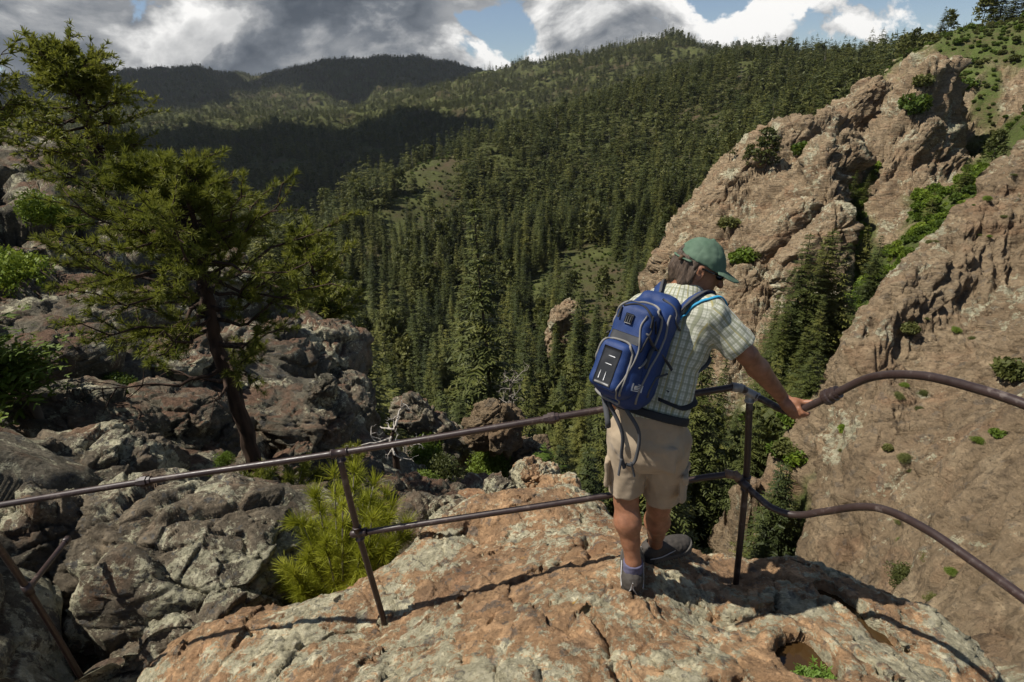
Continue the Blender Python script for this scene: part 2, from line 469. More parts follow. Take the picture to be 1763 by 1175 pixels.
T2P = [
 # far range, skyline and foot
 (-150,168,3600),(0,158,3600),(100,150,3600),(190,148,3600),(250,143,3600),(300,137,3600),(345,134,3600),(400,152,3600),(440,154,3650),(500,139,3600),(560,125,3600),(640,121,3600),(740,116,3600),(790,131,3600),(845,149,3500),
 (0,230,5500),(300,190,5500),(440,195,5500),(640,175,5500),(790,180,5500),(1000,180,5500),(1200,160,5500),(1500,160,5500),(1763,140,5500),
 (100,215,2700),(300,212,2600),(450,205,2500),(560,175,2900),(600,215,2400),(700,180,2600),(345,170,3100),(440,180,3000),(780,170,2700),
 (850,152,2300),(900,143,2300),(950,132,2250),(1000,128,2200),(1060,119,2000),(1100,101,1700),(1150,90,1650),(1200,103,1600),(1240,118,1500),
 (1100,150,2600),(1200,150,2600),(950,160,3000),
 # wooded slopes of the valley
 (0,262,1500),(200,245,1500),(350,245,1500),(500,268,1200),(650,248,1300),(780,200,1600),(860,190,1500),(300,320,850),(450,330,820),(430,390,600),(560,320,820),
 # crest of the near ridge and the hollow behind it
 (480,462,320),(520,418,360),(580,362,420),(640,325,460),(740,288,520),(850,245,560),(960,205,620),(1080,165,660),(1220,125,690),(1290,103,690),(1340,100,680),(1400,110,650),(1480,114,600),(1560,106,520),
 (470,490,470),(560,475,540),(640,435,620),(760,375,740),(880,318,860),(980,255,950),(1100,190,1050),(1230,165,1100),(1400,170,1100),(1600,170,1000),
 # face of the near ridge down to the canyon
 (620,470,260),(720,420,320),(820,380,360),(920,335,410),(1020,290,450),(1110,245,500),(1210,195,540),(1300,160,560),(1400,150,520),(1480,150,470),
 (1120,370,330),(1010,450,270),(900,510,230),(800,560,205),(650,610,185),(1000,560,190),(1110,500,220),(1170,400,290),(1250,270,390),(1350,200,400),(1450,165,420),(1560,130,380),
 (720,720,135),(820,720,132),(910,720,130),(1010,660,150),(760,820,100),(860,830,95),(960,800,100),(1100,700,125),(1220,790,90),(1300,880,70),(1200,890,72),(1320,980,55),(1000,880,78),
 (560,580,220),(600,660,160),(650,790,105),(500,560,250),(400,520,300),(200,470,330),(0,470,330),
 (700,950,58),(900,980,48),(1100,1030,42),(1300,1080,38),(900,1190,14),(1200,1190,14),(600,1100,20),
 (100,640,60),(300,680,60),(0,640,60),(450,800,45),(500,950,22),(200,900,22),(0,900,22),(0,560,120),(300,560,140),
 (1500,680,75),(1650,640,75),(1763,600,80),(1450,880,45),(1700,880,45),(1600,1120,18),(1763,1100,20),(1500,420,170),(1700,350,170),(1763,320,170),(1650,230,300),(1763,200,300),(1763,160,500),(1550,330,250),
]
VAL = Polar(T2P)
def build_valley():
    G = VAL.grid(-80, 80, 426, 9, 5600, 420)
    r = np.hypot(G[..., 0], G[..., 1])
    p = G.reshape(-1, 3)
    amp = np.clip(r.ravel() * .012, .3, 28)
    n = fbm(np.c_[p[:, :2] / np.maximum(r.ravel() * .12, 8)[:, None].clip(8, 260), np.zeros(len(p))], 1)
    n = fbm(np.c_[p[:, :2] / 240, np.zeros(len(p))], 5, seed=3, ridged=True) * np.clip((r.ravel() - 700) / 1500, 0, 1) * 78
    n += fbm(np.c_[p[:, :2] / 38, np.zeros(len(p))], 4, seed=5) * np.clip(r.ravel() * .012, .5, 7)
    G[..., 2] += n.reshape(r.shape)
    # closing skirt to the horizon
    me = mesh_np('ground', G.reshape(-1, 3), grid_faces(*r.shape)[:, ::-1], mats=[M_GROUND])
    o = link('ground', me); tag(o, kind='structure')
    return G
VG = build_valley()

def dens(pl, n=3):
    out = []
    for a, b in zip(pl[:-1], pl[1:]):
        for k in range(n):
            t = k / n; out.append((a[0] + (b[0] - a[0]) * t, a[1] + (b[1] - a[1]) * t, a[2] * (b[2] / a[2]) ** t))
    return out + [pl[-1]]
T4P = (
 # left fin: crest, hollow behind, face
 dens([(1145,440,125),(1165,388,130),(1190,352,133),(1230,307,138),(1265,267,142),(1292,250,145),(1320,222,150),(1365,206,155)])
 + dens([(1100,560,160),(1170,500,168),(1230,440,180),(1290,370,195),(1340,330,200),(1400,290,215)], 2)
 + [(1200,450,115),(1280,350,126),(1350,300,131),(1385,262,138),(1300,450,108),(1250,520,100),(1350,420,112),(1420,420,110),(1300,560,92),(1400,520,98),(1230,630,80),(1290,720,64),(1190,560,105),(1150,520,120)]
 # pinnacle and gully
 + [(1395,262,128),(1412,246,126),(1428,238,125),(1438,262,123),(1440,320,117),(1400,320,118),(1445,390,108),(1445,450,102)]
 + dens([(1440,300,150),(1462,350,140),(1470,420,122),(1480,520,101)])
 # upper slab
 + dens([(1400,206,160),(1450,188,172),(1500,160,185),(1530,142,195)]) + [(1440,235,152),(1420,262,215),(1480,225,235),(1560,180,245)]
 # upper fins
 + dens([(1480,258,150),(1510,212,155),(1540,172,160),(1600,118,165),(1652,97,170)]) + dens([(1545,290,146),(1580,235,150),(1600,200,153),(1640,150,162)], 2)
 + dens([(1560,250,172),(1610,215,180),(1665,175,187)], 2) + [(1650,262,166),(1610,320,146),(1520,330,138),(1570,300,142),(1540,270,165)]
 # grassy hill
 + dens([(1850,-12,225),(1763,30,232),(1700,52,238),(1645,76,240),(1600,98,242),(1560,112,240)], 2)
 + [(1700,150,190),(1655,270,172),(1720,260,152),(1763,110,200),(1763,200,160),(1850,100,190),(1760,95,330),(1650,140,330),(1850,50,330),(1560,165,330)]
 # gully floor
 + [(1560,430,110),(1500,490,98),(1462,570,85),(1435,650,72),(1625,360,122),(1560,360,128),(1680,310,128),(1740,280,130),(1590,400,116)]
 # near slab: crest, behind, face
 + dens([(1850,180,80),(1763,268,75),(1700,312,68),(1642,387,60),(1582,442,54),(1532,482,50),(1492,537,45),(1442,602,41),(1407,692,37),(1347,747,38),(1327,832,35)])
 + dens([(1850,300,96),(1763,370,88),(1700,425,80),(1640,490,72),(1532,590,60),(1440,730,49),(1400,810,44),(1300,880,43)])
 + [(1763,450,52),(1650,520,46),(1550,600,40),(1763,700,31),(1600,700,34),(1450,760,32),(1500,880,27),(1763,900,22),(1620,950,22),(1400,900,29),(1375,970,27),(1450,1010,24),(1560,1040,20),(1700,1110,16),(1763,1170,14),(1850,600,36),(1850,900,22)]
 + [(1300,960,42),(1250,960,52),(1230,860,68),(1330,1060,31),(1450,1100,19),(1600,1180,13)]
 + [(1060,780,125),(1080,720,160),(1070,640,210),(1120,900,60),(1150,840,80),(1000,900,70),(1000,800,140),(1020,640,300),(1200,420,300),(1200,1100,30),(1300,1190,14)])
T4GREEN = [(1455,330,150),(1462,350,140),(1470,350,135),(1475,430,118),(1480,520,98),(1560,430,110),(1500,490,98),(1462,570,85),(1435,650,72),(1625,360,122),(1575,350,128),(1680,310,128),(1740,280,130),(1590,400,116),(1650,440,80),(1530,560,66),(1440,700,55),(1400,790,48),(1700,400,90),(1763,340,95),
 (1850,-12,225),(1763,30,232),(1700,52,238),(1645,76,240),(1600,98,242),(1560,112,240),(1700,150,190),(1690,270,172),(1720,260,152),(1763,110,200),(1763,200,160),(1850,100,190),(1760,95,330),(1650,140,330),(1850,50,330),(1560,165,330),(1660,170,195),(1690,220,175),(1500,130,225),(1450,165,215),(1400,180,210),(1540,210,190),(1460,225,180),
 (1060,780,125),(1080,720,160),(1070,640,210),(1120,900,60),(1150,840,80),(1000,900,70),(1000,800,140),(1020,640,300),(1110,560,150),(1050,600,150),(1290,720,64),(1250,780,66),(1300,880,50),(1350,820,44),(1210,700,80),(1380,640,76),(1420,640,74),(1300,960,42),(1250,960,52),(1230,860,68),(1330,1060,31),(1200,1100,30),(1300,880,43)]
T4GREEN = T4GREEN + dens([(1850,-12,225),(1763,30,232),(1700,52,238),(1645,76,240),(1600,98,242),(1560,112,240)], 2) + dens([(1462,350,140),(1470,420,122),(1480,520,101)])
T4ROCK = [q for q in T4P if q not in T4GREEN] + [(1763,130,190),(1350,640,75)]
def green_of(az, lr, p, k=2.2):
    ga, gl, _ = polar(T4GREEN); ra, rl, _ = polar(T4ROCK)
    def nearest(a, l):
        out = np.full(len(az), 9.0)
        for x, y in zip(a, l): out = np.minimum(out, np.hypot((az - x) * k, lr - y))
        return out
    d = nearest(ra, rl) - nearest(ga, gl)
    return sstep(-.02, .03, d + fbm(p / 9, 4, seed=41) * .06)
CLF = Polar(T4P, 2.2, 1e-6, .03)
def rockify(G, spec, mask=None, small=None):
    """push a grid of ground out along its normal by layered broken-rock noise"""
    nrm = grid_normals(G).reshape(-1, 3); p = G.reshape(-1, 3)
    up = np.sign(nrm[:, 2:3]); nrm = nrm * np.where(up == 0, 1, up)
    d = np.zeros(len(p))
    for kind, size, amp, rot, st, seed in spec:
        q = p
        if rot is not None and kind != 'saw':
            q = q @ np.array(Matrix.Rotation(rot[2], 3, 'Z') @ Matrix.Rotation(rot[1], 3, 'Y') @ Matrix.Rotation(rot[0], 3, 'X')).T * np.array(st)
        q = q / size
        if kind == 'saw':
            # slabs lying on one another along the tilted bedding
            c = (p @ np.array([-.74, .12, .66] if rot is None else rot)) / size + .55 * fbm(p / (size * 3.2), 4, seed=seed) + .12 * noise(p / (size * .5), seed + 1)
            fr = c - np.floor(c); hv = _cv[np.floor(c).astype(int) & 255, 0]
            d += (1 if mask is None else (small if size < 3 and small is not None else mask)) * amp * ((np.minimum(fr / .86, (1 - fr) / .14)) * (.35 + .9 * hv) - .4) * sstep(-.35, .1, noise(p / (size * 2.6), seed + 2))
            continue
        if small is not None: amp = amp * (mask if size > 3 else small)
        if kind == 'fac': h, e = facets(q + .25 * noise(q * 1.7, 5)[:, None], seed); d += amp * h - amp * .5 * (1 - sstep(0, .12, e))
        elif kind == 'rid': d += amp * fbm(q, 5, seed=seed, ridged=True)
        else: d += amp * fbm(q, 5, seed=seed)
    if mask is not None and small is None: d = d * mask
    return (p + nrm * d[:, None]).reshape(G.shape), d
def build_cliff():
    G = CLF.grid(5, 57, 500, 8, 330, 940)
    r = np.hypot(G[..., 0], G[..., 1]).ravel()
    az = np.arctan2(G[..., 0], G[..., 1]).ravel()
    hill = green_of(az, np.log(r), G.reshape(-1, 3))
    sc = np.clip((r - 30) / 60, .16, 1.6)
    rot = (0, rad(38), rad(-20)); st = (.42, 1, 2.2)
    G2, d = rockify(G, [('saw', 6.5, 1.5, None, None, 6), ('fac', 7, .9, rot, st, 1), ('rid', 7.0, .5, rot, st, 3), ('saw', 1.7, .5, None, None, 7), ('saw', 1.3, .62, (-.28, .12, .95), None, 17), ('fac', 2.2, .58, rot, st, 2), ('fac', .8, .24, rot, st, 8), ('rid', 1.1, .15, rot, st, 4)], sc * (1 - .85 * hill), np.clip(r / 55, .45, 1.6) * (1 - .85 * hill))
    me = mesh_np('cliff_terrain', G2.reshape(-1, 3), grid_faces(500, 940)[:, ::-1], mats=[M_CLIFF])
    fattr(me, 'hill', hill)
    o = link('cliff_terrain', me); tag(o, kind='structure'); return G2
CG = build_cliff()

T3P = [
 (-100,280,26),(0,264,25),(45,259,25),(100,286,24),(180,336,22),(230,372,21),(330,432,20),(430,482,18.5),(480,512,18),(520,562,17),(572,612,16),(607,662,15),(627,722,13.5),(648,775,12),
 (0,345,33),(100,370,32),(180,430,29),(330,530,27),(480,610,24),(570,730,22),(650,860,16.5),(620,800,19),(-100,350,34),(420,580,26),
 (100,380,20),(100,480,16),(250,500,16),(400,560,15),(100,600,12.5),(300,620,13),(500,650,13.5),(0,700,9),(150,700,9.5),(300,720,9.5),(450,760,9.5),(550,755,11),(250,790,7.8),(430,830,7.2),(550,800,8.6),(640,820,8.8),
 (-100,500,16),(-100,700,9),(0,800,6.6),(0,870,5.3),(300,870,5.9),(480,890,5.4),(600,910,5.4),(700,860,7.5),(740,900,6.5),(760,930,6.),(0,1000,4.3),(200,1150,3.85),(100,1180,3.75),(480,1010,4.5),(350,1080,4.1),(-100,1000,4.2),(600,1010,4.6),(690,980,5.0),(-100,1180,3.6),
 (780,900,9),(760,960,4.9),(820,1000,5.2),(800,1050,4.2),(900,1050,5.5),
]
LFT = Polar(T3P, 1.6, 1e-6, .04)
def build_left():
    G = LFT.grid(-80, -2, 545, 3.4, 34, 520)
    r = np.hypot(G[..., 0], G[..., 1]).ravel()
    G2, d = rockify(G, [('fac', 3.4, .9, (0, rad(-25), 0), (1, 1, 1.6), 11), ('fac', .9, .20, (0, rad(-25), 0), (1, 1, 1.6), 12), ('rid', 2.2, .22, None, None, 13), ('rid', .5, .05, None, None, 14)], np.clip(r / 14, .35, 1.15))
    me = mesh_np('rocky_ground', G2.reshape(-1, 3), grid_faces(545, 520)[:, ::-1], mats=[M_LEFT])
    o = link('rocky_ground', me); tag(o, kind='structure'); return G2
LG = build_left()

# the outcrop underfoot
def ZP(px, py, z):
    p = at_z(px, py, z); return (p[0], p[1], z)
FGP = [ZP(*a) for a in [
 (1090,1020,-2.17),(1140,968,-2.30),(1180,1000,-2.30),(665,1083,-2.57),(1267,1003,-2.46),(881,1175,-2.02),(1050,1100,-2.08),(1010,1040,-2.14),(1200,1175,-1.97),(1400,1185,-1.98),(1600,1185,-2.22),
 (600,1175,-2.33),(400,1185,-2.62),(260,1185,-2.85),(760,1100,-2.33),(800,1030,-2.42),(870,1010,-2.36),(960,975,-2.32),
 (240,1165,-2.97),(330,1093,-3.0),(440,1052,-2.93),(560,1027,-2.80),(640,987,-2.74),(700,945,-2.72),(730,905,-2.80),(790,882,-2.92),(850,868,-3.0),(960,862,-3.02),(1040,880,-2.86),(820,930,-2.72),(900,925,-2.66),(1000,930,-2.44),(1060,925,-2.52),
 (1120,915,-2.60),(1175,945,-2.50),(1250,962,-2.58),(1330,977,-2.66),(1400,993,-2.68),(1500,1024,-2.66),(1600,1064,-2.62),(1680,1122,-2.58),(1722,1175,-2.56),
 (1250,1085,-2.36),(1180,1050,-2.26),(1330,1060,-2.27),(1300,1120,-2.12),(1390,1085,-2.20),(1480,1100,-2.27),(1560,1100,-2.40),(1430,1160,-2.06),(1340,1165,-2.02)]]
# ground under the photographer and the drop all round
FGX = [(-.3,.4,-1.62),(.5,.5,-1.66),(1.2,.5,-1.9),(-1.2,.6,-2.2),(-2.2,.9,-2.95),(2.0,.5,-2.4),
 (-2.6,2.4,-3.7),(-2.35,2.95,-3.8),(-1.85,3.12,-3.8),(-1.35,3.1,-3.7),(-1.15,3.25,-3.9),(-1.05,3.6,-4.1),(-.75,3.95,-4.2),(-.25,4.2,-4.3),(.4,4.2,-4.3),(1.0,3.7,-4.0),(1.25,3.05,-3.8),(1.65,3.05,-3.9),(2.35,2.65,-3.8),(2.65,2.05,-3.7),(-2.7,1.6,-3.7),(3.0,.8,-3.6)]
FGP = np.array(FGP + FGX)
FGF = RBF(FGP[:, :2], FGP[:, 2], 1e-5, .08)
def seg_dist(xy, pl):
    pl = np.asarray(pl, float); d = np.full(len(xy), 9.0)
    for a, b in zip(pl[:-1], pl[1:]):
        ab = b - a; t = np.clip(((xy - a) @ ab) / (ab @ ab), 0, 1); d = np.minimum(d, np.linalg.norm(xy - a - t[:, None] * ab, axis=1))
    return d
def on_fg(px, py):
    z = -2.3
    for _ in range(25):
        p = at_z(px, py, z); z = .5 * z + .5 * float(FGF(p[None, :2])[0])
    return at_z(px, py, z)
POT1 = on_fg(1390, 1122); POT2 = [on_fg(*a)[:2] for a in ((1432, 1012), (1465, 1035), (1495, 1062), (1512, 1080))]
def fg_height(xy):
    z = FGF(xy)
    p = np.c_[xy, z]
    steep = sstep(-3.1, -3.5, z)
    z = z + fbm(p / .7, 4, seed=21) * .05 + fbm(p / .16, 4, seed=22, ridged=True) * .012
    w = xy + np.c_[noise(p / .12, 3), noise(p / .12, 4)] * .03
    h, e = facets(np.c_[w, z * .4] / .42, 23)
    z += h * .032 - .018 * (1 - sstep(0, .07, e))
    h, e = facets(np.c_[w, z] / .13, 24); z += h * .018 - .006 * (1 - sstep(0, .12, e))
    h, e = facets(np.c_[xy, z] / .05, 27); z += h * .006
    z += fbm(p / .04, 3, seed=25) * .004
    z += steep * fbm(p / .5, 5, seed=26) * .22
    for pl, wd, dp in FG_CRACKS:
        d = seg_dist(w, pl); z -= dp * (1 - sstep(0, wd, d))
    # weathered basins
    q = (xy - POT1[:2]); e1 = np.hypot(q[:, 0] / .15, q[:, 1] / .15) + noise(p / .08, 6) * .10
    z = z * sstep(.9, 1.5, e1) + (1 - sstep(.9, 1.5, e1)) * (POT1[2] + .3 * (z - POT1[2])) - .15 * (1 - sstep(.86, 1.02, e1))
    d2 = seg_dist(xy, POT2) + noise(p / .06, 7) * .012
    z -= .17 * (1 - sstep(.045, .078, d2))
    # where the hiker and the posts stand
    for c, h_, r_ in FLATS:
        e = np.hypot(xy[:, 0] - c[0], xy[:, 1] - c[1]) + noise(p / .05, 9) * .02; m = 1 - sstep(r_ * .75, r_ * 1.5, e)
        z = z * (1 - m) + m * (h_ + .12 * (z - h_))
    return z
_ga = on_fg(1092, 1008); _gb = on_fg(1140, 958); FLATS = [(_ga[:2] + np.array([.01, .06]), _ga[2], .14), (_gb[:2] + np.array([.03, .02]), _gb[2], .15)]
FG_CRACKS = [([on_fg(*a)[:2] for a in pl], wd, dp) for pl, wd, dp in [
 ([(1012,1050),(1040,1090),(1052,1120),(1075,1175)], .035, .06), ([(1140,1010),(1170,1030),(1210,1065),(1240,1085)], .05, .05),
 ([(640,1090),(600,1080),(540,1105),(470,1130)], .02, .04), ([(690,1060),(760,1045),(860,1010),(960,972)], .018, .03), ([(1150,955),(1200,965),(1260,965)], .015, .03),
 ([(1010,935),(1020,960),(1000,975)], .05, .06)]]
def build_fg():
    x = np.arange(-3.0, 3.05, .0085); y = np.arange(.45, 4.4, .0085)
    X, Y = np.meshgrid(x, y, indexing='ij'); xy = np.c_[X.ravel(), Y.ravel()]
    z = fg_height(xy)
    G = np.c_[xy, z].reshape(len(x), len(y), 3)
    # broken side walls: push the steep parts about sideways
    nrm = grid_normals(G).reshape(-1, 3); st = 1 - np.abs(nrm[:, 2])
    p = G.reshape(-1, 3); p = p + nrm * (fbm(p / .3, 4, seed=31) * .10 * sstep(.25, .7, st))[:, None]
    me = mesh_np('rock_ground', p, grid_faces(len(x), len(y)), mats=[M_OUT])
    o = link('rock_ground', me); tag(o, kind='structure'); return o
FGO = build_fg()
print('terrain', round(time.time() - T00, 1))
# ------------------------------------------------------------------ plants
def leaf_mat(name, dark, mid, light, trans=.25, rand=.5, scale=1.2, rough=.6):
    N = NT(name); p = N.pos()
    r = N.n('ShaderNodeObjectInfo').outputs['Random']
    n1 = N.noise(p, scale, 3, .6); n2 = N.noise(p, scale * 9, 2, .5)
    f = N.math('ADD', N.math('ADD', N.math('MULTIPLY', n1, .7), N.math('MULTIPLY', n2, .3)), N.math('MULTIPLY', N.math('SUBTRACT', r, .5), rand * .35))
    col = N.ramp(f, [(.30, dark), (.5, mid), (.72, light)])
    b = N.n('ShaderNodeBsdfPrincipled', Roughness=rough); N.set(b, 'Base Color', col); N.set(b, 'Specular IOR Level', .25)
    tr = N.n('ShaderNodeBsdfTranslucent', Color=N.mix(.35, col, c3(.16, .17, .02)))
    mx = N.n('ShaderNodeMixShader', Fac=trans, i1=b.outputs[0], i2=tr.outputs[0])
    N.t.links.new(mx.outputs[0], N.out.inputs[0]); return N.m
def bark_mat(name, a, b, scale=14.):
    N = NT(name); p = N.pos(); q = N.mapping(p, scale=(1, 1, .25))
    v = N.voro(q, scale, 'F1'); n = N.noise(q, scale * .8, 6, .65)
    col = N.ramp(N.math('ADD', N.math('MULTIPLY', v, .5), N.math('MULTIPLY', n, .6)), [(.25, b), (.7, a)])
    N.bsdf(col, .95, N.bump(v, .9, .02), .15); return N.m
M_FIR = leaf_mat('fir_needles', (.031, .042, .011), (.066, .078, .017), (.13, .128, .028), .15, 1.0, .35)
M_PINE = leaf_mat('pine_needles', (.068, .085, .014), (.16, .175, .026), (.28, .275, .045), .42, .3, 1.1)
M_SAP = leaf_mat('young_pine_needles', (.15, .17, .014), (.30, .32, .024), (.46, .46, .06), .35, .2, 3.)
M_BUSH = leaf_mat('bush_leaves', (.045, .075, .010), (.085, .13, .016), (.15, .20, .028), .30, .8, .6)
M_SCRUB = leaf_mat('scrub_leaves', (.05, .06, .016), (.085, .095, .025), (.14, .14, .04), .25, .9, .5)
M_BARK = bark_mat('pine_bark', (.065, .042, .03), (.016, .012, .010))
M_FBARK = bark_mat('fir_bark', (.11, .09, .07), (.04, .033, .028))
M_DEAD = bark_mat('bleached_wood', (.46, .42, .37), (.22, .20, .18), 20.)
M_GREYT = bark_mat('grey_twig', (.28, .25, .21), (.12, .10, .085), 30.)

def quads(c, u, v):
    """quads with centre c, half-axes u, v"""
    V = np.stack([c - u - v, c + u - v * .55, c + u + v * .55, c - u + v], 1).reshape(-1, 3)
    return V, np.arange(len(V)).reshape(-1, 4)
def conifer_mesh(seed, H, R, nwh, nper, nspr, size, mat, taper=.92, base=.08, droop=.42, gaps=.12):
    """whorls of drooping boughs, each a feather of narrow side sprays"""
    g = np.random.default_rng(seed); C = []; U = []; W = []; Zv = np.array([0, 0, 1.0])
    lop = g.uniform(.75, 1.2, 8)
    for i in range(nwh):
        t = min(base + (1 - base) * (i + g.uniform(-.35, .35)) / nwh, .99)
        L0 = (R * (1 - t) ** taper + .10) * (1 if t > base + .1 else .5 + g.uniform(0, .45)) + .06
        k = max(3, int(nper * (1 - .4 * t))); ph = g.uniform(0, 6.28)
        for j in range(k):
            if g.random() < gaps: continue
            a = ph + j * 6.283 / k + g.uniform(-.3, .3); L = L0 * g.uniform(.6, 1.15) * lop[int(a * 1.27) % 8]
            m = max(2, int(nspr * L / R + 1.2)); s = (np.arange(m) + .7) / m * L
            dr = droop * g.uniform(.4, 1.35) * (1.15 - .9 * t)
            z = t * H - dr * s * (.35 + .65 * s / max(L, .1)) + (.10 * s * s / max(L, .2)) + g.uniform(-.12, .12)
            o = np.array([math.cos(a), math.sin(a), 0]); tn = np.array([-o[1], o[0], 0])
            c = o * s[:, None] + Zv * z[:, None]
            ln = size * (1.05 - .55 * s / max(L, .1))[:, None] * (.62 + .38 * min(1, L / (R * .6))) * g.uniform(.75, 1.3, (m, 1))
            for sg in (-1, 1):
                d = o * .62 + tn * sg * .8 - Zv * (dr * .55 + .12) + g.normal(0, .16, (m, 3)); d /= np.linalg.norm(d, axis=1)[:, None]
                w = np.cross(d, Zv + g.normal(0, .35, (m, 3))); w /= np.linalg.norm(w, axis=1)[:, None]
                C.append(c + d * ln); U.append(d * ln); W.append(w * ln * .30)
            d = o - Zv * dr * .7; C.append((c[-1] + d * ln[-1])[None]); U.append((d * ln[-1])[None]); W.append((tn * ln[-1] * .3)[None])
    n = 4; zz = g.uniform(0, size * 1.5, n); C.append(np.c_[np.zeros((n, 2)), H - zz]); U.append(np.c_[g.normal(0, .12, (n, 2)), np.ones(n)] * size * .55); W.append(np.c_[g.normal(0, 1, (n, 2)), np.zeros(n)] * size * .13)
    V, f = quads(np.concatenate(C), np.concatenate(U), np.concatenate(W))
    return mesh_np('fir_crown', V, f, False, mats=[mat])
def ponderosa_mesh(seed, H, R, nb, size, mat, base=.3):
    """rounder, open crown of clumps"""
    g = np.random.default_rng(seed); C = []; U = []; W = []
    for i in range(nb):
        t = base + (1 - base) * g.random() ** .85
        prof = math.sin(min(1, (1 - t) / (1 - base) * 1.15 + .12) * 1.6) ** .8
        a = g.uniform(0, 6.28); L = R * prof * g.uniform(.45, 1.05)
        c0 = np.array([math.cos(a) * L, math.sin(a) * L, t * H + L * .25])
        m = 9
        c = c0 + g.normal(0, size * .55, (m, 3)) * np.array([1, 1, .6])
        d = g.normal(0, 1, (m, 3)); e = g.normal(0, 1, (m, 3)); sz = size * g.uniform(.4, .8, (m, 1))
        C.append(c); U.append(d / np.linalg.norm(d, axis=1)[:, None] * sz); W.append(e / np.linalg.norm(e, axis=1)[:, None] * sz * .55)
    V, f = quads(np.concatenate(C), np.concatenate(U), np.concatenate(W))
    return mesh_np('pine_crown', V, f, False, mats=[mat])
def bush_mesh(seed, R, n, size, mat, squash=.75, lobes=7):
    g = np.random.default_rng(seed)
    lc = g.normal(0, 1, (lobes, 3)); lc /= np.linalg.norm(lc, axis=1)[:, None]; lc *= R * .5 * g.random((lobes, 1)) ** .5; lc[:, 2] = np.abs(lc[:, 2])
    k = g.integers(0, lobes, n); d = g.normal(0, 1, (n, 3)); d /= np.linalg.norm(d, axis=1)[:, None]
    c = lc[k] + d * (R * .52 * g.random((n, 1)) ** .33 * g.uniform(.6, 1.05, (lobes, 1))[k])
    c[:, 2] = c[:, 2] * squash + R * .38
    c = c[c[:, 2] > .02 * R]; d = d[:len(c)]; n = len(c)
    a = g.normal(0, 1, (n, 3)) * .7 + d * .4; b = g.normal(0, 1, (n, 3)); sz = size * g.uniform(.55, 1.3, (n, 1))
    a /= np.linalg.norm(a, axis=1)[:, None]; b = np.cross(a, b); b /= np.linalg.norm(b, axis=1)[:, None]
    V, f = quads(c, a * sz, b * sz * .6)
    return mesh_np('bush_leaves', V, f, False, mats=[mat])
def trunk_mesh(H, r, mat, seed=0, n=6, m=7):
    g = np.random.default_rng(seed); z = np.linspace(-.8, H * .97, m)
    path = np.c_[g.normal(0, r * .4, m), g.normal(0, r * .4, m), z]; path[0, :2] = 0
    B = MB().tube(path, np.linspace(r, .02, m), n); v, f = B.data(); return mesh_np('trunk', v, f, mats=[mat])
def snag_mesh(seed, H, mat, nb=40):
    g = np.random.default_rng(seed); B = MB(); m = 6; z = np.linspace(-.3, H, m)
    B.tube(np.c_[g.normal(0, .05, (m, 2)), z], np.linspace(.14, .02, m), 6)
    for i in range(nb):
        t = g.uniform(.2, .97); a = g.uniform(0, 6.28); L = H * .2 * (1 - t) + .4
        p = np.array([[0, 0, t * H], [math.cos(a) * L * .5, math.sin(a) * L * .5, t * H - .02], [math.cos(a) * L, math.sin(a) * L, t * H - .2 * L]])
        B.tube(p, [.035, .025, .008], 4, cap=False)
    v, f = B.data(); return mesh_np('bare_branches', v, f, mats=[mat])

# prototypes of the canyon forest: (crown mesh, trunk mesh, height)
PROTO = []
for sd_, H, R, nw, npr, ns, sz in [(1, 17, 3.9, 32, 10, 9, .42), (2, 20, 4.3, 36, 10, 10, .44), (3, 13, 3.8, 26, 10, 9, .42), (4, 17, 3.3, 34, 9, 8, .40)]:
    PROTO.append((conifer_mesh(sd_, H, R, nw, npr, ns, sz, M_FIR, base=.05 if sd_ != 4 else .2, gaps=.1), trunk_mesh(H, .2, M_FBARK, sd_), H, 'fir'))
PROTO.append((ponderosa_mesh(6, 14, 2.7, 95, .75, M_SCRUB, .22), trunk_mesh(14, .2, M_BARK, 6), 14, 'pine'))
PROTO.append((conifer_mesh(5, 9, 2.2, 16, 8, 4, .42, M_FIR, base=.03), trunk_mesh(9, .14, M_FBARK, 5), 9, 'fir'))
# finer ones for the trees close by
HI = {20: (conifer_mesh(81, 18, 3.9, 50, 13, 17, .25, M_FIR, base=.04, gaps=.08), trunk_mesh(18, .2, M_FBARK, 81), 18, 'fir'), 21: (conifer_mesh(82, 14, 3.6, 40, 13, 16, .24, M_FIR, base=.04, gaps=.08), trunk_mesh(14, .18, M_FBARK, 82), 14, 'fir'), 22: (conifer_mesh(83, 8, 2.2, 30, 12, 14, .18, M_FIR, base=.03, gaps=.06), trunk_mesh(8, .12, M_FBARK, 83), 8, 'fir')}
PROTO += [PROTO[0]] * 14 + [HI[20], HI[21], HI[22]]
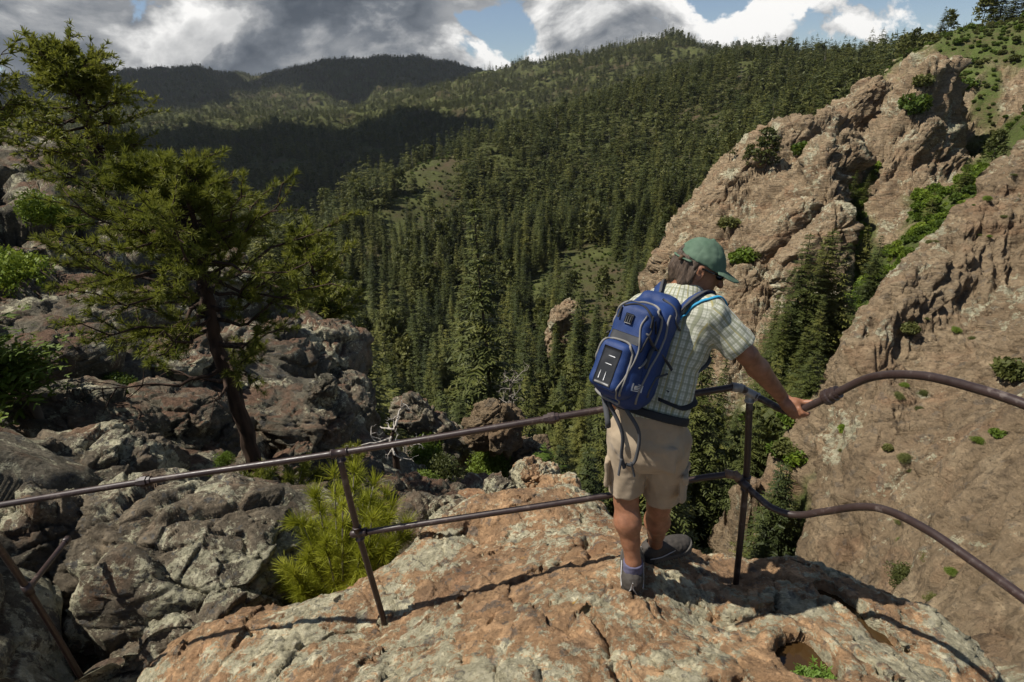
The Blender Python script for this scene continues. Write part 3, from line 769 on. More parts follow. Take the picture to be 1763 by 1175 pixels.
# ----- scatter over the valley
def valley_points():
    g = np.random.default_rng(21); out = []
    az_n, r_n = VG.shape[:2]
    R_ = np.hypot(VG[..., 0], VG[..., 1]); S = VG[..., 2] / R_
    smax = np.maximum.accumulate(S, axis=1)
    azs = np.linspace(rad(-80), rad(80), az_n); lrs = np.linspace(math.log(9), math.log(5600), r_n)
    for r0, r1, sp, hmul in [(38, 170, 5.0, 1.22), (170, 420, 5.6, 1.15), (420, 900, 6.8, 1.1), (900, 1700, 9.5, 1.12), (1700, 4100, 12.5, 1.2)]:
        n = int(rad(92) / 2 * (r1 ** 2 - r0 ** 2) / sp ** 2)
        az = g.uniform(rad(-46), rad(46), n); r = np.sqrt(g.uniform(r0 ** 2, r1 ** 2, n))
        fi = (az - azs[0]) / (azs[1] - azs[0]); fj = (np.log(r) - lrs[0]) / (lrs[1] - lrs[0])
        i = fi.astype(int); j = fj.astype(int); a = (fi - i)[:, None]; b = (fj - j)[:, None]
        p = (VG[i, j] * (1 - a) + VG[i + 1, j] * a) * (1 - b) + (VG[i, j + 1] * (1 - a) + VG[i + 1, j + 1] * a) * b
        sc = np.clip(g.normal(.92, .2, n), .5, 1.4) * hmul
        rr = np.hypot(p[:, 0], p[:, 1])
        top = (p[:, 2] + 19 * sc) / rr
        vis = top > smax[i, j] - .012
        # clearings: meadow, scrub and bare ground show through
        q = np.c_[p[:, :2], np.zeros(n)]
        cl = fbm(q / 95, 4, seed=51) + .35 * fbm(q / 26, 3, seed=52)
        thr = np.where(rr > 1200, .50, np.where(rr > 200, .27, .36))
        px, py, d = proj_many(p)
        keep = vis & (cl < thr - .10 * g.random(n)) & (px > -160) & (px < 1950)
        # open meadow on the near ridge
        mead = at_r(690, 420, 300), at_r(560, 395, 380)
        for mm, rad_ in zip(mead, (24, 20)):
            dd = np.hypot(p[:, 0] - mm[0], (p[:, 1] - mm[1]) * .55); keep &= (dd > rad_) | (g.random(n) < .40)
        p = p[keep]; sc = sc[keep]; out.append(np.c_[p, sc])
    return np.concatenate(out)
def cliff_points(n, test, seed):
    g = np.random.default_rng(seed); na, nr = CG.shape[:2]
    r = np.hypot(CG[..., 0], CG[..., 1]); i = g.integers(1, na - 1, n * 40); j = g.integers(1, nr - 1, n * 40)
    w = (r[i, j] ** 2); keep = g.random(len(w)) < w / w.max()
    i, j = i[keep], j[keep]; P_ = CG[i, j]; ok = test(P_, i, j); return P_[ok][:n]
VP = valley_points()
# no tree stands where the cliff or the rocky slope rises above the valley floor
def above(P_, f, a0, a1, r0, r1):
    az = np.arctan2(P_[:, 0], P_[:, 1]); r = np.hypot(P_[:, 0], P_[:, 1])
    ins = (az > rad(a0)) & (az < rad(a1)) & (r > r0) & (r < r1)
    z = np.full(len(P_), -1e9); z[ins] = f.z(P_[ins, 0], P_[ins, 1]); return z
zc = above(VP, CLF, 5, 50, 12, 330); zl = above(VP, LFT, -58, -2, 3.4, 34)
VP = VP[(zc < VP[:, 2] + .5) & (zl < VP[:, 2] + .5)]
_lx, _ly, _ = proj_many(VP[:, :3]); _vr = np.hypot(VP[:, 0], VP[:, 1]); VP = VP[~((_lx < 420) & (_vr < 75)) & ~((_lx > 880) & (_lx < 1230) & (_vr < 62)) & ~((np.hypot((_lx - 1030) / 55, (_ly - 585) / 95) < 1) & (_vr < 230) & (np.arange(len(VP)) % 6 > 0))]
# trees on the green parts of the cliff side (apron, gully foot)
def green_test(P_, i, j):
    az = np.arctan2(P_[:, 0], P_[:, 1]); r = np.hypot(P_[:, 0], P_[:, 1])
    return (green_of(az, np.log(r), P_) > .7) & (P_[:, 2] > VAL.z(P_[:, 0], P_[:, 1]) - .5)
GRN = cliff_points(9000, green_test, 5)
gpx, gpy, gd = proj_many(GRN); gr = np.hypot(GRN[:, 0], GRN[:, 1])
apron = ((gpx < 1345) & (gr < 260)) | ((gpx < 1430) & (gpy > 640))
g_ = np.random.default_rng(9)
AP = GRN[apron]; AP = AP[g_.random(len(AP)) < .16]
VP = np.r_[VP, np.c_[AP, np.clip(g_.normal(.8, .2, len(AP)), .4, 1.2)]]
vr = np.hypot(VP[:, 0], VP[:, 1]); order = np.argsort(vr); VP = VP[order]; vr = vr[order]
print('forest', len(VP), round(time.time() - T00, 1))
g_ = np.random.default_rng(31)
vk = g_.choice(6, len(VP), p=[.22, .2, .2, .16, .12, .10])
vrot = g_.uniform(0, 6.28, len(VP))
# ----- the nearest stand one by one
def make_fir(k):
    crown, trunk, H, kind = PROTO[k]
    root = empty(kind + '_tree'); c = link('crown', crown, root); t = link('trunk', trunk, root); return root
protos = {}
vpx, vpy, vd = proj_many(VP[:, :3] + np.array([0, 0, 8]) * VP[:, 3:4])
fgm = (vpx > -40) & (vpx < 1800) & (vpy < 1010) & ~((vpx < 470) & (vpy > 420)) & ~((vpx < 640) & (vpy > 700)) & ~((vpx > 1440) & (vr > 30))
near_i = np.nonzero(fgm)[0][:285]
near_set = np.zeros(len(VP), bool); near_set[near_i] = True
LBL = {0: 'dark green pointed fir standing close among others in the steep canyon forest', 1: 'tall dark green fir rising above its neighbours in the canyon forest', 2: 'shorter bushy dark fir between taller ones in the canyon forest',
       3: 'slim fir with a bare lower trunk in the canyon forest', 4: 'olive green round topped pine among the dark firs of the canyon', 5: 'small young fir filling a gap in the canyon forest'}
GRP = {0: 'pointed firs of the canyon forest', 1: 'tall firs of the canyon forest', 2: 'short firs of the canyon forest', 3: 'slim firs of the canyon forest', 4: 'pines of the canyon forest', 5: 'young firs of the canyon forest'}
for i in near_i:
    k0 = int(vk[i]); k = {0: 21, 1: 20, 2: 22, 3: 20, 5: 22}.get(k0, k0) if vr[i] < 85 else k0
    if k not in protos: protos[k] = o = make_fir(k)
    else: o = copy_tree(protos[k])
    o.location = [float(c) for c in VP[i, :3]]; o.rotation_euler = (0, 0, float(vrot[i])); s_ = float(VP[i, 3]) * PROTO[k0][2] / PROTO[k][2]; o.scale = (s_, s_, s_ * float(g_.uniform(.9, 1.12)))
    tag(o, LBL[k0], 'tree', GRP[k0])
# ----- the rest as one forest
def scatter_object(name, pts, scl, rotz, kind_i, meshes, label=None, cat=None, tilt=None):
    me = mesh_np(name, pts, np.zeros((0, 3), int))
    for nm, v in (('sc', scl), ('rz', rotz), ('kd', kind_i)):
        fattr(me, nm, v)
    o = link(name, me); tag(o, label, cat, None, 'stuff')
    ng = bpy.data.node_groups.new(name + '_scatter', 'GeometryNodeTree')
    ng.interface.new_socket('Geometry', in_out='INPUT', socket_type='NodeSocketGeometry'); ng.interface.new_socket('Geometry', in_out='OUTPUT', socket_type='NodeSocketGeometry')
    nd = lambda t: ng.nodes.new(t); L = ng.links.new
    gi, go, jn = nd('NodeGroupInput'), nd('NodeGroupOutput'), nd('GeometryNodeJoinGeometry')
    def at(n):
        a = nd('GeometryNodeInputNamedAttribute'); a.data_type = 'FLOAT'; a.inputs[0].default_value = n; return a.outputs[0]
    rz, sc, kd = at('rz'), at('sc'), at('kd')
    cx = nd('ShaderNodeCombineXYZ'); L(rz, cx.inputs[2])
    for k, m_ in enumerate(meshes):
        ob = bpy.data.objects.new(name + '_kind', m_)       # never linked: only a shape to repeat
        oi = nd('GeometryNodeObjectInfo'); oi.inputs['Object'].default_value = ob
        ip = nd('GeometryNodeInstanceOnPoints'); cmp_ = nd('FunctionNodeCompare'); cmp_.data_type = 'FLOAT'; cmp_.operation = 'EQUAL'
        L(kd, cmp_.inputs[0]); cmp_.inputs[1].default_value = float(k); cmp_.inputs[12].default_value = .1
        L(gi.outputs[0], ip.inputs['Points']); L(cmp_.outputs[0], ip.inputs['Selection']); L(oi.outputs['Geometry'], ip.inputs['Instance'])
        L(cx.outputs[0], ip.inputs['Rotation']); L(sc, ip.inputs['Scale']); L(ip.outputs[0], jn.inputs[0])
    L(jn.outputs[0], go.inputs[0])
    md = o.modifiers.new('scatter', 'NODES'); md.node_group = ng
    return o
LOW = [conifer_mesh(41, 17, 3.5, 13, 7, 3, .85, M_FIR, gaps=.05), conifer_mesh(42, 14, 3.5, 11, 7, 3, .85, M_FIR, gaps=.05), ponderosa_mesh(43, 13, 2.8, 30, 1.1, M_SCRUB, .15), snag_mesh(44, 12, M_GREYT, 26)]
rest = ~near_set; far = rest & (vr > 330); midd = rest & ~far
fk = np.where(g_.random(len(VP)) < .80, g_.integers(0, 2, len(VP)), np.where(g_.random(len(VP)) < .9, 2, 3))
kd = np.where(far, fk + 6, vk)
scatter_object('forest', VP[rest, :3], VP[rest, 3], vrot[rest], kd[rest], [p[0] for p in PROTO[:6]] + LOW, 'dark green conifer forest covering the valley and the hills behind it', 'forest')
print('trees', round(time.time() - T00, 1))
# ------------------------------------------------------------------ trees, bushes and rocks that stand apart
def place_tree(k, px, py, r, h, label, cat='tree', group=None, wide=1., surf=None):
    """foot at a bearing and distance, on the ground there"""
    if k not in protos: protos[k] = o = make_fir(k)
    else: o = copy_tree(protos[k])
    p = at_r(px, py, r)
    if surf is not None: p[2] = surf.z(np.array([p[0]]), np.array([p[1]]))[0]
    H = PROTO[k][2]; s = h / H
    o.location = [float(c) for c in p]; o.rotation_euler = (0, 0, random.uniform(0, 6.28)); o.scale = (s * wide, s * wide, s)
    for q in ('label', 'category', 'group'):
        if q in o: del o[q]
    tag(o, label, cat, group); return o
CLT = 'firs clustered at the foot of the pink fin'
place_tree(20, 1345, 715, 70, 19.5, 'broad tall fir behind the hiker\'s forearm, largest of the cluster under the pink fin', group=CLT, wide=1.45, surf=CLF)
place_tree(21, 1380, 700, 73, 18.5, 'dark fir between the broad fir and the slim pointed fir under the pink fin', group=CLT, wide=1.4, surf=CLF)
place_tree(20, 1416, 672, 76, 15.8, 'slim pointed fir standing free at the outer edge of the cluster under the pink fin', group=CLT, wide=1.1, surf=CLF)
place_tree(22, 1442, 650, 74, 9, 'short fir beside the gully mouth below the slim pointed fir', group=CLT, wide=1.2, surf=CLF)
place_tree(21, 1322, 735, 66, 12, 'short dark fir at the near foot of the broad fir cluster', group=CLT, wide=1.3, surf=CLF)
for px, py, r, h, k, lb in [(1314, 312, 132, 9.5, 4, 'lone pine growing on the face of the pink fin'), (1285, 322, 134, 5.5, 4, 'small dark pine at the outer edge of the pink fin'), (1472, 318, 137, 8, 1, 'dark fir at the head of the green gully'), (1492, 330, 137, 6.5, 0, 'pointed fir beside the dark fir at the head of the gully'),
    (1478, 480, 108, 9.5, 2, 'fir halfway up the green gully between the rocks'), (1490, 545, 92, 9, 0, 'fir in the gully just above the near slab edge'), (1600, 372, 120, 5, 5, 'dark rounded fir under the craggy fin'), (1650, 352, 124, 6, 2, 'dark fir above the crest of the near slab'), (1705, 290, 134, 6.5, 4, 'bushy pine on the grassy hill above the near slab'),
    (1567, 108, 240, 9, 4, 'pine alone on the skyline where the wooded ridge meets the grassy hill'), (1612, 92, 238, 10, 3, 'thin dark snag like fir on the skyline above the craggy fin'), (1625, 84, 238, 8, 4, 'bushy pine next to the thin fir on the skyline'),
    (1690, 48, 238, 11, 4, 'pine at the lower end of the skyline clump at the top of the hill'), (1708, 36, 237, 14, 1, 'tall dark fir in the middle of the skyline clump on the hill'), (1722, 28, 236, 15, 0, 'tallest fir of the skyline clump on the hill'), (1746, 16, 234, 14, 1, 'broad fir at the upper end of the skyline clump'), (1768, 6, 234, 13, 2, 'fir cut by the frame above the grassy hill'), (1380, 190, 165, 5, 4, 'dark bushy tree on the shoulder above the pink fin'), (1395, 218, 158, 4.5, 5, 'small fir in the notch above the pink fin'), (1255, 285, 141, 6, 4, 'crooked little pine leaning at the fin\'s outer edge'), (1500, 135, 232, 6, 4, 'olive pine on the shoulder beside the upper slab'), (1545, 150, 215, 5.5, 4, 'rounded olive pine above the upper slab')]:
    place_tree(k, px, py, r, h, lb, wide=1.25, surf=CLF)
place_tree(22, 1305, 955, 46, 7, 'fir at the foot of the near slab, right beside the corner post', wide=1.3, surf=CLF)
place_tree(20, 1255, 900, 52, 15, 'tall fir rising behind the corner post of the railing', wide=1.3, surf=CLF)
place_tree(22, 1335, 990, 40, 6, 'fir just beyond the rock edge, below the curved rails', wide=1.35, surf=CLF)

for k, px, py, r, h, lb in [(22, 775, 862, 25, 4.8, 'small fir in the ravine left of the dark knobbly rock'), (22, 828, 868, 23, 4.0, 'small fir right behind the dark knobbly rock'), (21, 884, 850, 32, 6.2, 'fir behind the pointed rock, under the top rail'), (21, 965, 880, 36, 8.6, 'dark fir between the pointed rock and the hiker\'s shorts'), (22, 802, 815, 33, 6.0, 'fir in front of the tan rock cone'), (22, 728, 850, 23, 3.6, 'little fir beside the dead bleached tree'), (20, 1000, 850, 48, 12, 'tall fir just left of the hiker\'s shorts')]:
    place_tree(k, px, py, r, h, lb, wide=1.2)

# bushes
M_BRIGHT = leaf_mat('bright_leaves', (.06, .10, .010), (.12, .18, .016), (.22, .28, .03), .30, .8, .9)
BUSH = [bush_mesh(61, 1.0, 1100, .10, M_BUSH), bush_mesh(62, 1.0, 1000, .10, M_SCRUB, .6), bush_mesh(63, 1.0, 1100, .095, M_BRIGHT, .8, 9)]
FINE = [bush_mesh(64, 1.0, 4200, .036, M_BUSH, .8, 14), bush_mesh(65, 1.0, 3600, .034, M_SCRUB, .65, 14), bush_mesh(66, 1.0, 4200, .036, M_BRIGHT, .85, 14)]
def place_bush(k, px, py, r, R, label, group=None, surf=None):
    o = link('bush', (FINE if r < 26 else BUSH)[k]); p = at_r(px, py, r)
    if surf is not None: p[2] = surf.z(np.array([p[0]]), np.array([p[1]]))[0] - .1 * R
    o.location = [float(c) for c in p]; o.rotation_euler = (0, 0, random.uniform(0, 6.28)); o.scale = (R, R, R * random.uniform(.8, 1.1)); tag(o, label, 'bush', group)
for a in [(2, 1402, 402, 112, 2.6, 'bright green bush in a notch of the pink fin below the pinnacle'), (0, 1385, 262, 136, 3.4, 'dark green bush between the pink fin and the pinnacle'), (1, 1245, 425, 118, 3.2, 'long dark bush spread over a ledge of the fin above the cap'), (2, 1275, 478, 108, 3.6, 'light green bush right of the cap brim'), (1, 1300, 460, 108, 2.5, 'olive bush beside the light green one on the ledge'),
          (1, 1600, 82, 238, 6.0, 'rusty olive bush on the skyline above the craggy fin'), (0, 1560, 250, 152, 4.5, 'dark bush in the hollow of the craggy fin'), (1, 1565, 222, 155, 3.5, 'small bush above the hollow of the craggy fin'), (0, 1660, 160, 192, 4, 'green bush on the grass right behind the craggy fin'), (1, 1690, 215, 175, 4, 'olive bush on the open grass slope'),
          (2, 1376, 782, 42, 2.2, 'bright green bush hanging at the lower edge of the near slab'), (2, 1352, 700, 56, 2.6, 'bright bush under the forearm at the slab\'s foot'), (0, 1318, 780, 50, 2.2, 'green bush beside the pale boulder below the rail'), (1, 1752, 640, 34.5, 1.3, 'dark shrub on the near slab at the frame edge'), (1, 1525, 795, 30, .42, 'small dry tuft on the near slab'), (2, 1442, 780, 33, .5, 'small green tuft on the pale slope of the near slab'),
          (1, 1600, 950, 22, .42, 'tuft under the lower curved rail on the near slab'), (1, 1555, 990, 21.5, .9, 'yellowish shrub in the cleft above the outcrop\'s edge'), (1, 1570, 538, 41, .9, 'dark tuft on the smooth upper part of the near slab'), (0, 1712, 770, 29, .5, 'little green plant in a crack beneath the rails'), (0, 1640, 975, 20.5, .3, 'tiny plant in a crack at the bottom of the slab'), (1, 1500, 612, 39, .6, 'flat tuft at the slab\'s left edge'), (1, 1690, 655, 34, .45, 'small tuft above the curved top rail')]:
    place_bush(*a, surf=CLF)
for px, py, r, R_, k in [(1338, 880, 38, 1.5, 0), (1352, 915, 35, 1.2, 2), (1330, 930, 36, 1.5, 1), (1348, 955, 32, 1.1, 0), (1328, 845, 42, 1.6, 2), (1360, 985, 29, .8, 1), (1318, 960, 36, 1.3, 0)]:
    place_bush(k, px, py, r, R_, 'bush in the green strip along the foot of the near slab, below the curved rails', 'bushes along the foot of the near slab', CLF)
def slab_test(P_, i, j):
    px, py, d = proj_many(P_); r = np.hypot(P_[:, 0], P_[:, 1]); az = np.arctan2(P_[:, 0], P_[:, 1])
    return (r < 66) & (r > 18) & (px > 1400) & (px < 1763) & (green_of(az, np.log(r), P_) < .2) & (fbm(P_ / 3., 2, seed=71) > .12)
gt_ = np.random.default_rng(55)
for q in cliff_points(4000, slab_test, 12)[:60]:
    o = link('bush', FINE[int(gt_.choice([0, 1, 1]))]); s_ = float(gt_.uniform(.15, .5)); o.location = [float(c) for c in q - np.array([0, 0, .1 * s_])]; o.rotation_euler = (0, 0, float(gt_.uniform(0, 6))); o.scale = (s_ * float(gt_.uniform(.8, 1.7)), s_, s_ * float(gt_.uniform(.5, .9)))
    tag(o, 'small dull green tuft rooted in a joint of the bare near slab', 'bush', 'tufts on the near slab')
def scatter_sel(sel, n, seed):
    g = np.random.default_rng(seed); idx = np.nonzero(sel)[0]; return GRN[g.choice(idx, min(n, len(idx)), replace=False)]
gul = scatter_sel((gpx > 1425) & (gr < 150) & (gpx < 1700) & ~apron, 800, 3)
hil = scatter_sel((gr >= 150) & (gr < 242) & (gpx > 1380), 3400, 4)
apr = scatter_sel(apron, 420, 5)
g_ = np.random.default_rng(77)
pts = np.r_[gul, hil, apr]
scl = np.r_[g_.uniform(.6, 1.9, len(gul)), g_.uniform(.25, 1.0, len(hil)) * np.where(g_.random(len(hil)) < .12, 2.0, 1), g_.uniform(.5, 1.6, len(apr))]
kk = np.r_[g_.choice([0, 2, 2], len(gul)), g_.choice([0, 1, 1, 0], len(hil)), g_.choice([0, 1, 2, 1], len(apr))]
scatter_object('shrubbery', pts, scl, g_.uniform(0, 6.28, len(pts)), kk, BUSH, 'low green scrub growing in the gully and over the grassy hill', 'scrub')
# scrub of the clearings in the valley
def clearing_scrub():
    g = np.random.default_rng(78); n = 15000
    r = np.exp(g.uniform(math.log(90), math.log(1100), n)); az = g.uniform(rad(-40), rad(34), n)
    x, y = r * np.sin(az), r * np.cos(az)
    azs = np.linspace(rad(-80), rad(80), VG.shape[0]); lrs = np.linspace(math.log(9), math.log(5600), VG.shape[1])
    i = ((az - azs[0]) / (azs[1] - azs[0])).astype(int); j = ((np.log(r) - lrs[0]) / (lrs[1] - lrs[0])).astype(int)
    a = (az - azs[i])[:, None] / (azs[1] - azs[0]); b = (np.log(r) - lrs[j])[:, None] / (lrs[1] - lrs[0])
    p = (VG[i, j] * (1 - a) + VG[i + 1, j] * a) * (1 - b) + (VG[i, j + 1] * (1 - a) + VG[i + 1, j + 1] * a) * b
    return p, g.uniform(.5, 1.15, n) * np.clip(r / 220, .7, 2.2)
cp, cs = clearing_scrub()
ok = above(cp, CLF, 5, 50, 12, 330) < cp[:, 2] + .5; cp, cs = cp[ok], cs[ok]
scatter_object('undergrowth', cp, cs, g_.uniform(0, 6.28, len(cp)), g_.choice([0, 1, 1, 1], len(cp)), BUSH, 'low scrub in the clearings between the trees of the valley', 'scrub')

# ------------------------------------------------------------------ rocks
def boulder_mesh(name, seed, size, boxy=.5, nu=170, nv=110, mat=None, amp=1., spec=None, detail=1.):
    u = np.linspace(0, 2 * np.pi, nu, endpoint=False); v = np.linspace(-np.pi / 2, np.pi / 2, nv)
    U, Vv = np.meshgrid(u, v, indexing='ij'); sp = lambda x, e: np.sign(x) * np.abs(x) ** e
    e = 1 - boxy * .6
    d = np.stack([sp(np.cos(Vv), e) * sp(np.cos(U), e), sp(np.cos(Vv), e) * sp(np.sin(U), e), sp(np.sin(Vv), e)], -1).reshape(-1, 3)
    p = d * np.asarray(size) * .5
    L = float(np.mean(size)); q = p + seed * 3.1
    h, ed = facets(q / (L * .42) + .2 * noise(q / (L * .3), 3)[:, None], seed); n = d / np.linalg.norm(d, axis=1)[:, None]
    dd = h * .13 * L - .05 * L * (1 - sstep(0, .10, ed)) + fbm(q / (L * .5), 5, seed=seed) * .12 * L
    h2, e2 = facets(q / (L * .14), seed + 1); h3, e3 = facets(q / (L * .055), seed + 5); dd += h3 * .012 * L * detail
    dd += h2 * .045 * L * detail - .015 * L * (1 - sstep(0, .1, e2)) * detail + fbm(q / (L * .12), 4, seed=seed + 2, ridged=True) * .022 * L * detail
    p = p + n * (dd * amp)[:, None]
    return mesh_np(name, p, grid_faces(nu, nv, True), mats=[mat])
def boulder(name, px, py, depth, size, seed, label, cat='boulder', boxy=.5, mat=None, rot=(0, 0, 0), amp=1., group=None, nu=170, nv=110, detail=1.):
    o = link(name, boulder_mesh(name, seed, size, boxy, nu, nv, mat or M_BOULD, amp, detail=detail), None, at_depth(px, py, depth), rot); tag(o, label, cat, group); return o
boulder('boulder', 312, 1003, 4.5, (2.15, 1.3, 1.42), 2, 'large rounded boulder crusted with pale lichen, below the left railing', boxy=.45, rot=(0, rad(10), rad(-8)), nu=320, nv=210, amp=.62, detail=1.2)
boulder('boulder', 95, 868, 5.5, (2.0, 1.4, 1.05), 5, 'flat topped brown rock block behind the left end of the top rail', boxy=.8, rot=(0, rad(-3), rad(10)), nu=240, nv=160)
boulder('boulder', 45, 1020, 4.25, (1.05, .8, 1.35), 9, 'dark upright rock slab behind the broken rail stub', boxy=.7, rot=(rad(-12), rad(8), rad(20)), nu=220, nv=150)
boulder('boulder', 20, 1185, 3.9, (1.0, .7, .4), 12, 'low grey rock in the lower left corner', boxy=.6, nu=140, nv=90)
boulder('boulder', 190, 1010, 4.3, (.35, .3, .75), 15, 'narrow rusty rock fin wedged between the dark slab and the large boulder', boxy=.5, rot=(0, rad(10), 0), nu=120, nv=90)
boulder('boulder', 300, 1125, 3.75, (1.0, .5, .45), 17, 'lichen spotted rock at the foot of the large boulder', boxy=.5, rot=(0, rad(-20), 0), nu=160, nv=110)
boulder('rock_spire', 922, 838, 7.6, (.62, .55, .75), 21, 'pointed tan rock standing beyond the outcrop edge, with a little fir beside it', 'rock', .25, M_OUT, (0, rad(-14), 0), 1.1)
boulder('rock', 962, 858, 7.2, (.62, .5, .45), 22, 'low lichen covered rock at the right foot of the pointed rock', 'rock', .4, M_OUT)
boulder('rock', 858, 845, 7.4, (.42, .35, .34), 23, 'small dark knobbly rock left of the pointed rock', 'rock', .4, M_BOULD)
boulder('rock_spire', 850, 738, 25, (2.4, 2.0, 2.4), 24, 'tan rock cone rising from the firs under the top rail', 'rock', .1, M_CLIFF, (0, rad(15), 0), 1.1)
boulder('rock_spire', 748, 740, 27, (1.7, 1.6, 4.6), 25, 'dark leaning rock rib among the firs under the top rail', 'rock', .4, M_LEFT, (0, rad(-42), 0), 1.1)
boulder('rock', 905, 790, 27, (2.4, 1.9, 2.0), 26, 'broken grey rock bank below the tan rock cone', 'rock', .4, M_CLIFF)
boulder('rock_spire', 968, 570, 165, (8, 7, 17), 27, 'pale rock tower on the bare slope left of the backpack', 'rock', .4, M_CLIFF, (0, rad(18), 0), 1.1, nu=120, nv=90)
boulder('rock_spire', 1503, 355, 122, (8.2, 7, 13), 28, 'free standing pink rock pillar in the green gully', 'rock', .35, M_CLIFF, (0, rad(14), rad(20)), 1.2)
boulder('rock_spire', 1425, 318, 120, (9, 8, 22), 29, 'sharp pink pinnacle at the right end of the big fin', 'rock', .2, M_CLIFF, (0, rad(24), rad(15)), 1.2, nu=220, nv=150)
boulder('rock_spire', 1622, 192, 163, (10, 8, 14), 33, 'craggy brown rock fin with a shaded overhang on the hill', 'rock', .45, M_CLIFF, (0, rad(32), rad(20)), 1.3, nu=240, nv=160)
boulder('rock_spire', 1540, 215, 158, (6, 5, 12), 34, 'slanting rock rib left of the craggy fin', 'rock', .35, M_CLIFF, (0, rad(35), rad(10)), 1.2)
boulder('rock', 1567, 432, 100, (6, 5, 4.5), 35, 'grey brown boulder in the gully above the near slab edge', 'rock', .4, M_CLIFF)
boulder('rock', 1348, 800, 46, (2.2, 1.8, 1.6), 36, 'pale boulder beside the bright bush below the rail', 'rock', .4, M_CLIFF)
boulder('rock', 745, 905, 5.3, (.75, .6, .5), 37, 'dark lichen rock between the bright young pine and the outcrop', 'rock', .4, M_BOULD, nu=150, nv=100)
boulder('rock', 812, 895, 6.0, (.95, .6, .42), 38, 'flat lichen rock at the back edge of the outcrop', 'rock', .5, M_OUT, nu=150, nv=100)
boulder('rock', 735, 880, 7.3, (1.5, .8, .7), 39, 'brown rock ledge running down behind the bright young pine', 'rock', .5, M_LEFT, (0, rad(25), 0), nu=150, nv=100)
for px, py, r, sz, sd2, lb in [(1180,432,128,(7,8,17),40,'lowest slab at the outer left edge of the pink fin'), (1228,362,133,(7,9,19),41,'second leaning slab from the outer edge of the pink fin'), (1285,300,137,(7,9,17),42,'leaning slab under the crooked little pine on the fin'), (1345,262,145,(8,9,17),43,'slab at the top of the pink fin left of the dark bush'), (1330,430,112,(8,7,20),44,'long slab in the middle of the pink fin above the fir cluster'),
        (1395,440,107,(7,7,18),45,'slab below the bright green bush on the pink fin'), (1262,520,103,(7,7,13),46,'slab under the light green bush right of the cap'), (1465,195,172,(6,8,18),47,'smooth slab rising towards the rounded olive pine'), (1505,300,150,(7,7,15),48,'slab between the gully head and the craggy fin'), (1575,260,152,(8,7,14),49,'block below the craggy fin\'s dark bushes'), (1440,560,94,(5,5,9),50,'dark block at the gully\'s left side beside the fir cluster')]:
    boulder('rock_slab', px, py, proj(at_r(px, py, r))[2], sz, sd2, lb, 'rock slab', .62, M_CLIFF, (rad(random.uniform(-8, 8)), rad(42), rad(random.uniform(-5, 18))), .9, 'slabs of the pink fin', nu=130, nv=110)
# loose rocks of the left slope
RK = [boulder_mesh('loose_rock', 70 + i, s, .55, 90, 60, M_LEFT, 1.2) for i, s in enumerate([(1.2, .9, .7), (1, .8, .9), (1.4, 1, .55), (.9, .8, .6)])]
gr_ = np.random.default_rng(91); cnt = 0
na, nr = LG.shape[:2]
lx, ly, ld = proj_many(LG.reshape(-1, 3)); lx = lx.reshape(na, nr); ly = ly.reshape(na, nr)
for px, py, r, sz, sd2, bx, lb in [(50,330,25.5,(6,4,3.4),51,.6,'big pale topped ledge on the left crest at the frame edge'), (150,372,23.6,(5,3.5,2.6),52,.6,'dark cracked ledge under the tall pine on the left crest'), (110,540,14.2,(3.6,2.4,1.1),53,.7,'long flat grey ledge across the middle of the left slope'), (255,585,14.2,(2.2,1.8,1.3),54,.6,'grey block left of the old pine\'s trunk'), (50,620,11.6,(2.4,1.8,1.0),55,.6,'mossy ledge behind the leaning young fir'), (470,640,13.8,(2.4,2.2,2.2),56,.6,'pale block behind the old pine\'s trunk'), (565,655,14.6,(1.8,2.4,3.2),57,.5,'dark rock face dropping into the ravine beyond the old pine'), (600,730,12.8,(1.3,1.6,2.4),58,.5,'dark wet looking buttress at the lower end of the left ridge'), (500,735,10.8,(2.3,1.6,1.3),59,.6,'smooth slanting slab behind the top rail right of the old pine'), (290,720,9.8,(1.9,1.3,.8),60,.6,'cracked slab left of the old pine\'s foot'), (150,735,8.6,(1.8,1.2,.7),61,.7,'flat rock between the young fir and the brown rock block'), (330,510,17.5,(2.6,2,1.8),62,.6,'grey boulder half hidden behind the old pine\'s crown')]:
    boulder('rock_ledge', px, py, proj(at_r(px, py, r))[2], sz, sd2, lb, 'rock', bx, M_LEFT, (rad(random.uniform(-8, 8)), rad(random.uniform(5, 22)), rad(random.uniform(-25, 25))), .8, nu=130, nv=90)
while cnt < 55:
    i, j = gr_.integers(5, na - 5), gr_.integers(5, nr - 5); p = LG[i, j]; r = math.hypot(p[0], p[1])
    if not (-30 < lx[i, j] < 650 and 300 < ly[i, j] < 880) or r < 6 or gr_.random() > r / 26: continue
    o = link('loose_rock', RK[cnt % 4]); s = gr_.uniform(.35, 1.25) * min(1, r / 14); o.scale = (s, s * gr_.uniform(.8, 1.2), s * gr_.uniform(.7, 1.1))
    o.location = [float(c) for c in p + np.array([0, 0, .1 * s])]; o.rotation_euler = [float(c) for c in gr_.uniform(-.5, .5, 3) + np.array([0, 0, gr_.uniform(0, 6)])]
    tag(o, 'grey brown rock lying loose on the steep scree slope at the left', 'rock', 'loose rocks of the left slope'); cnt += 1

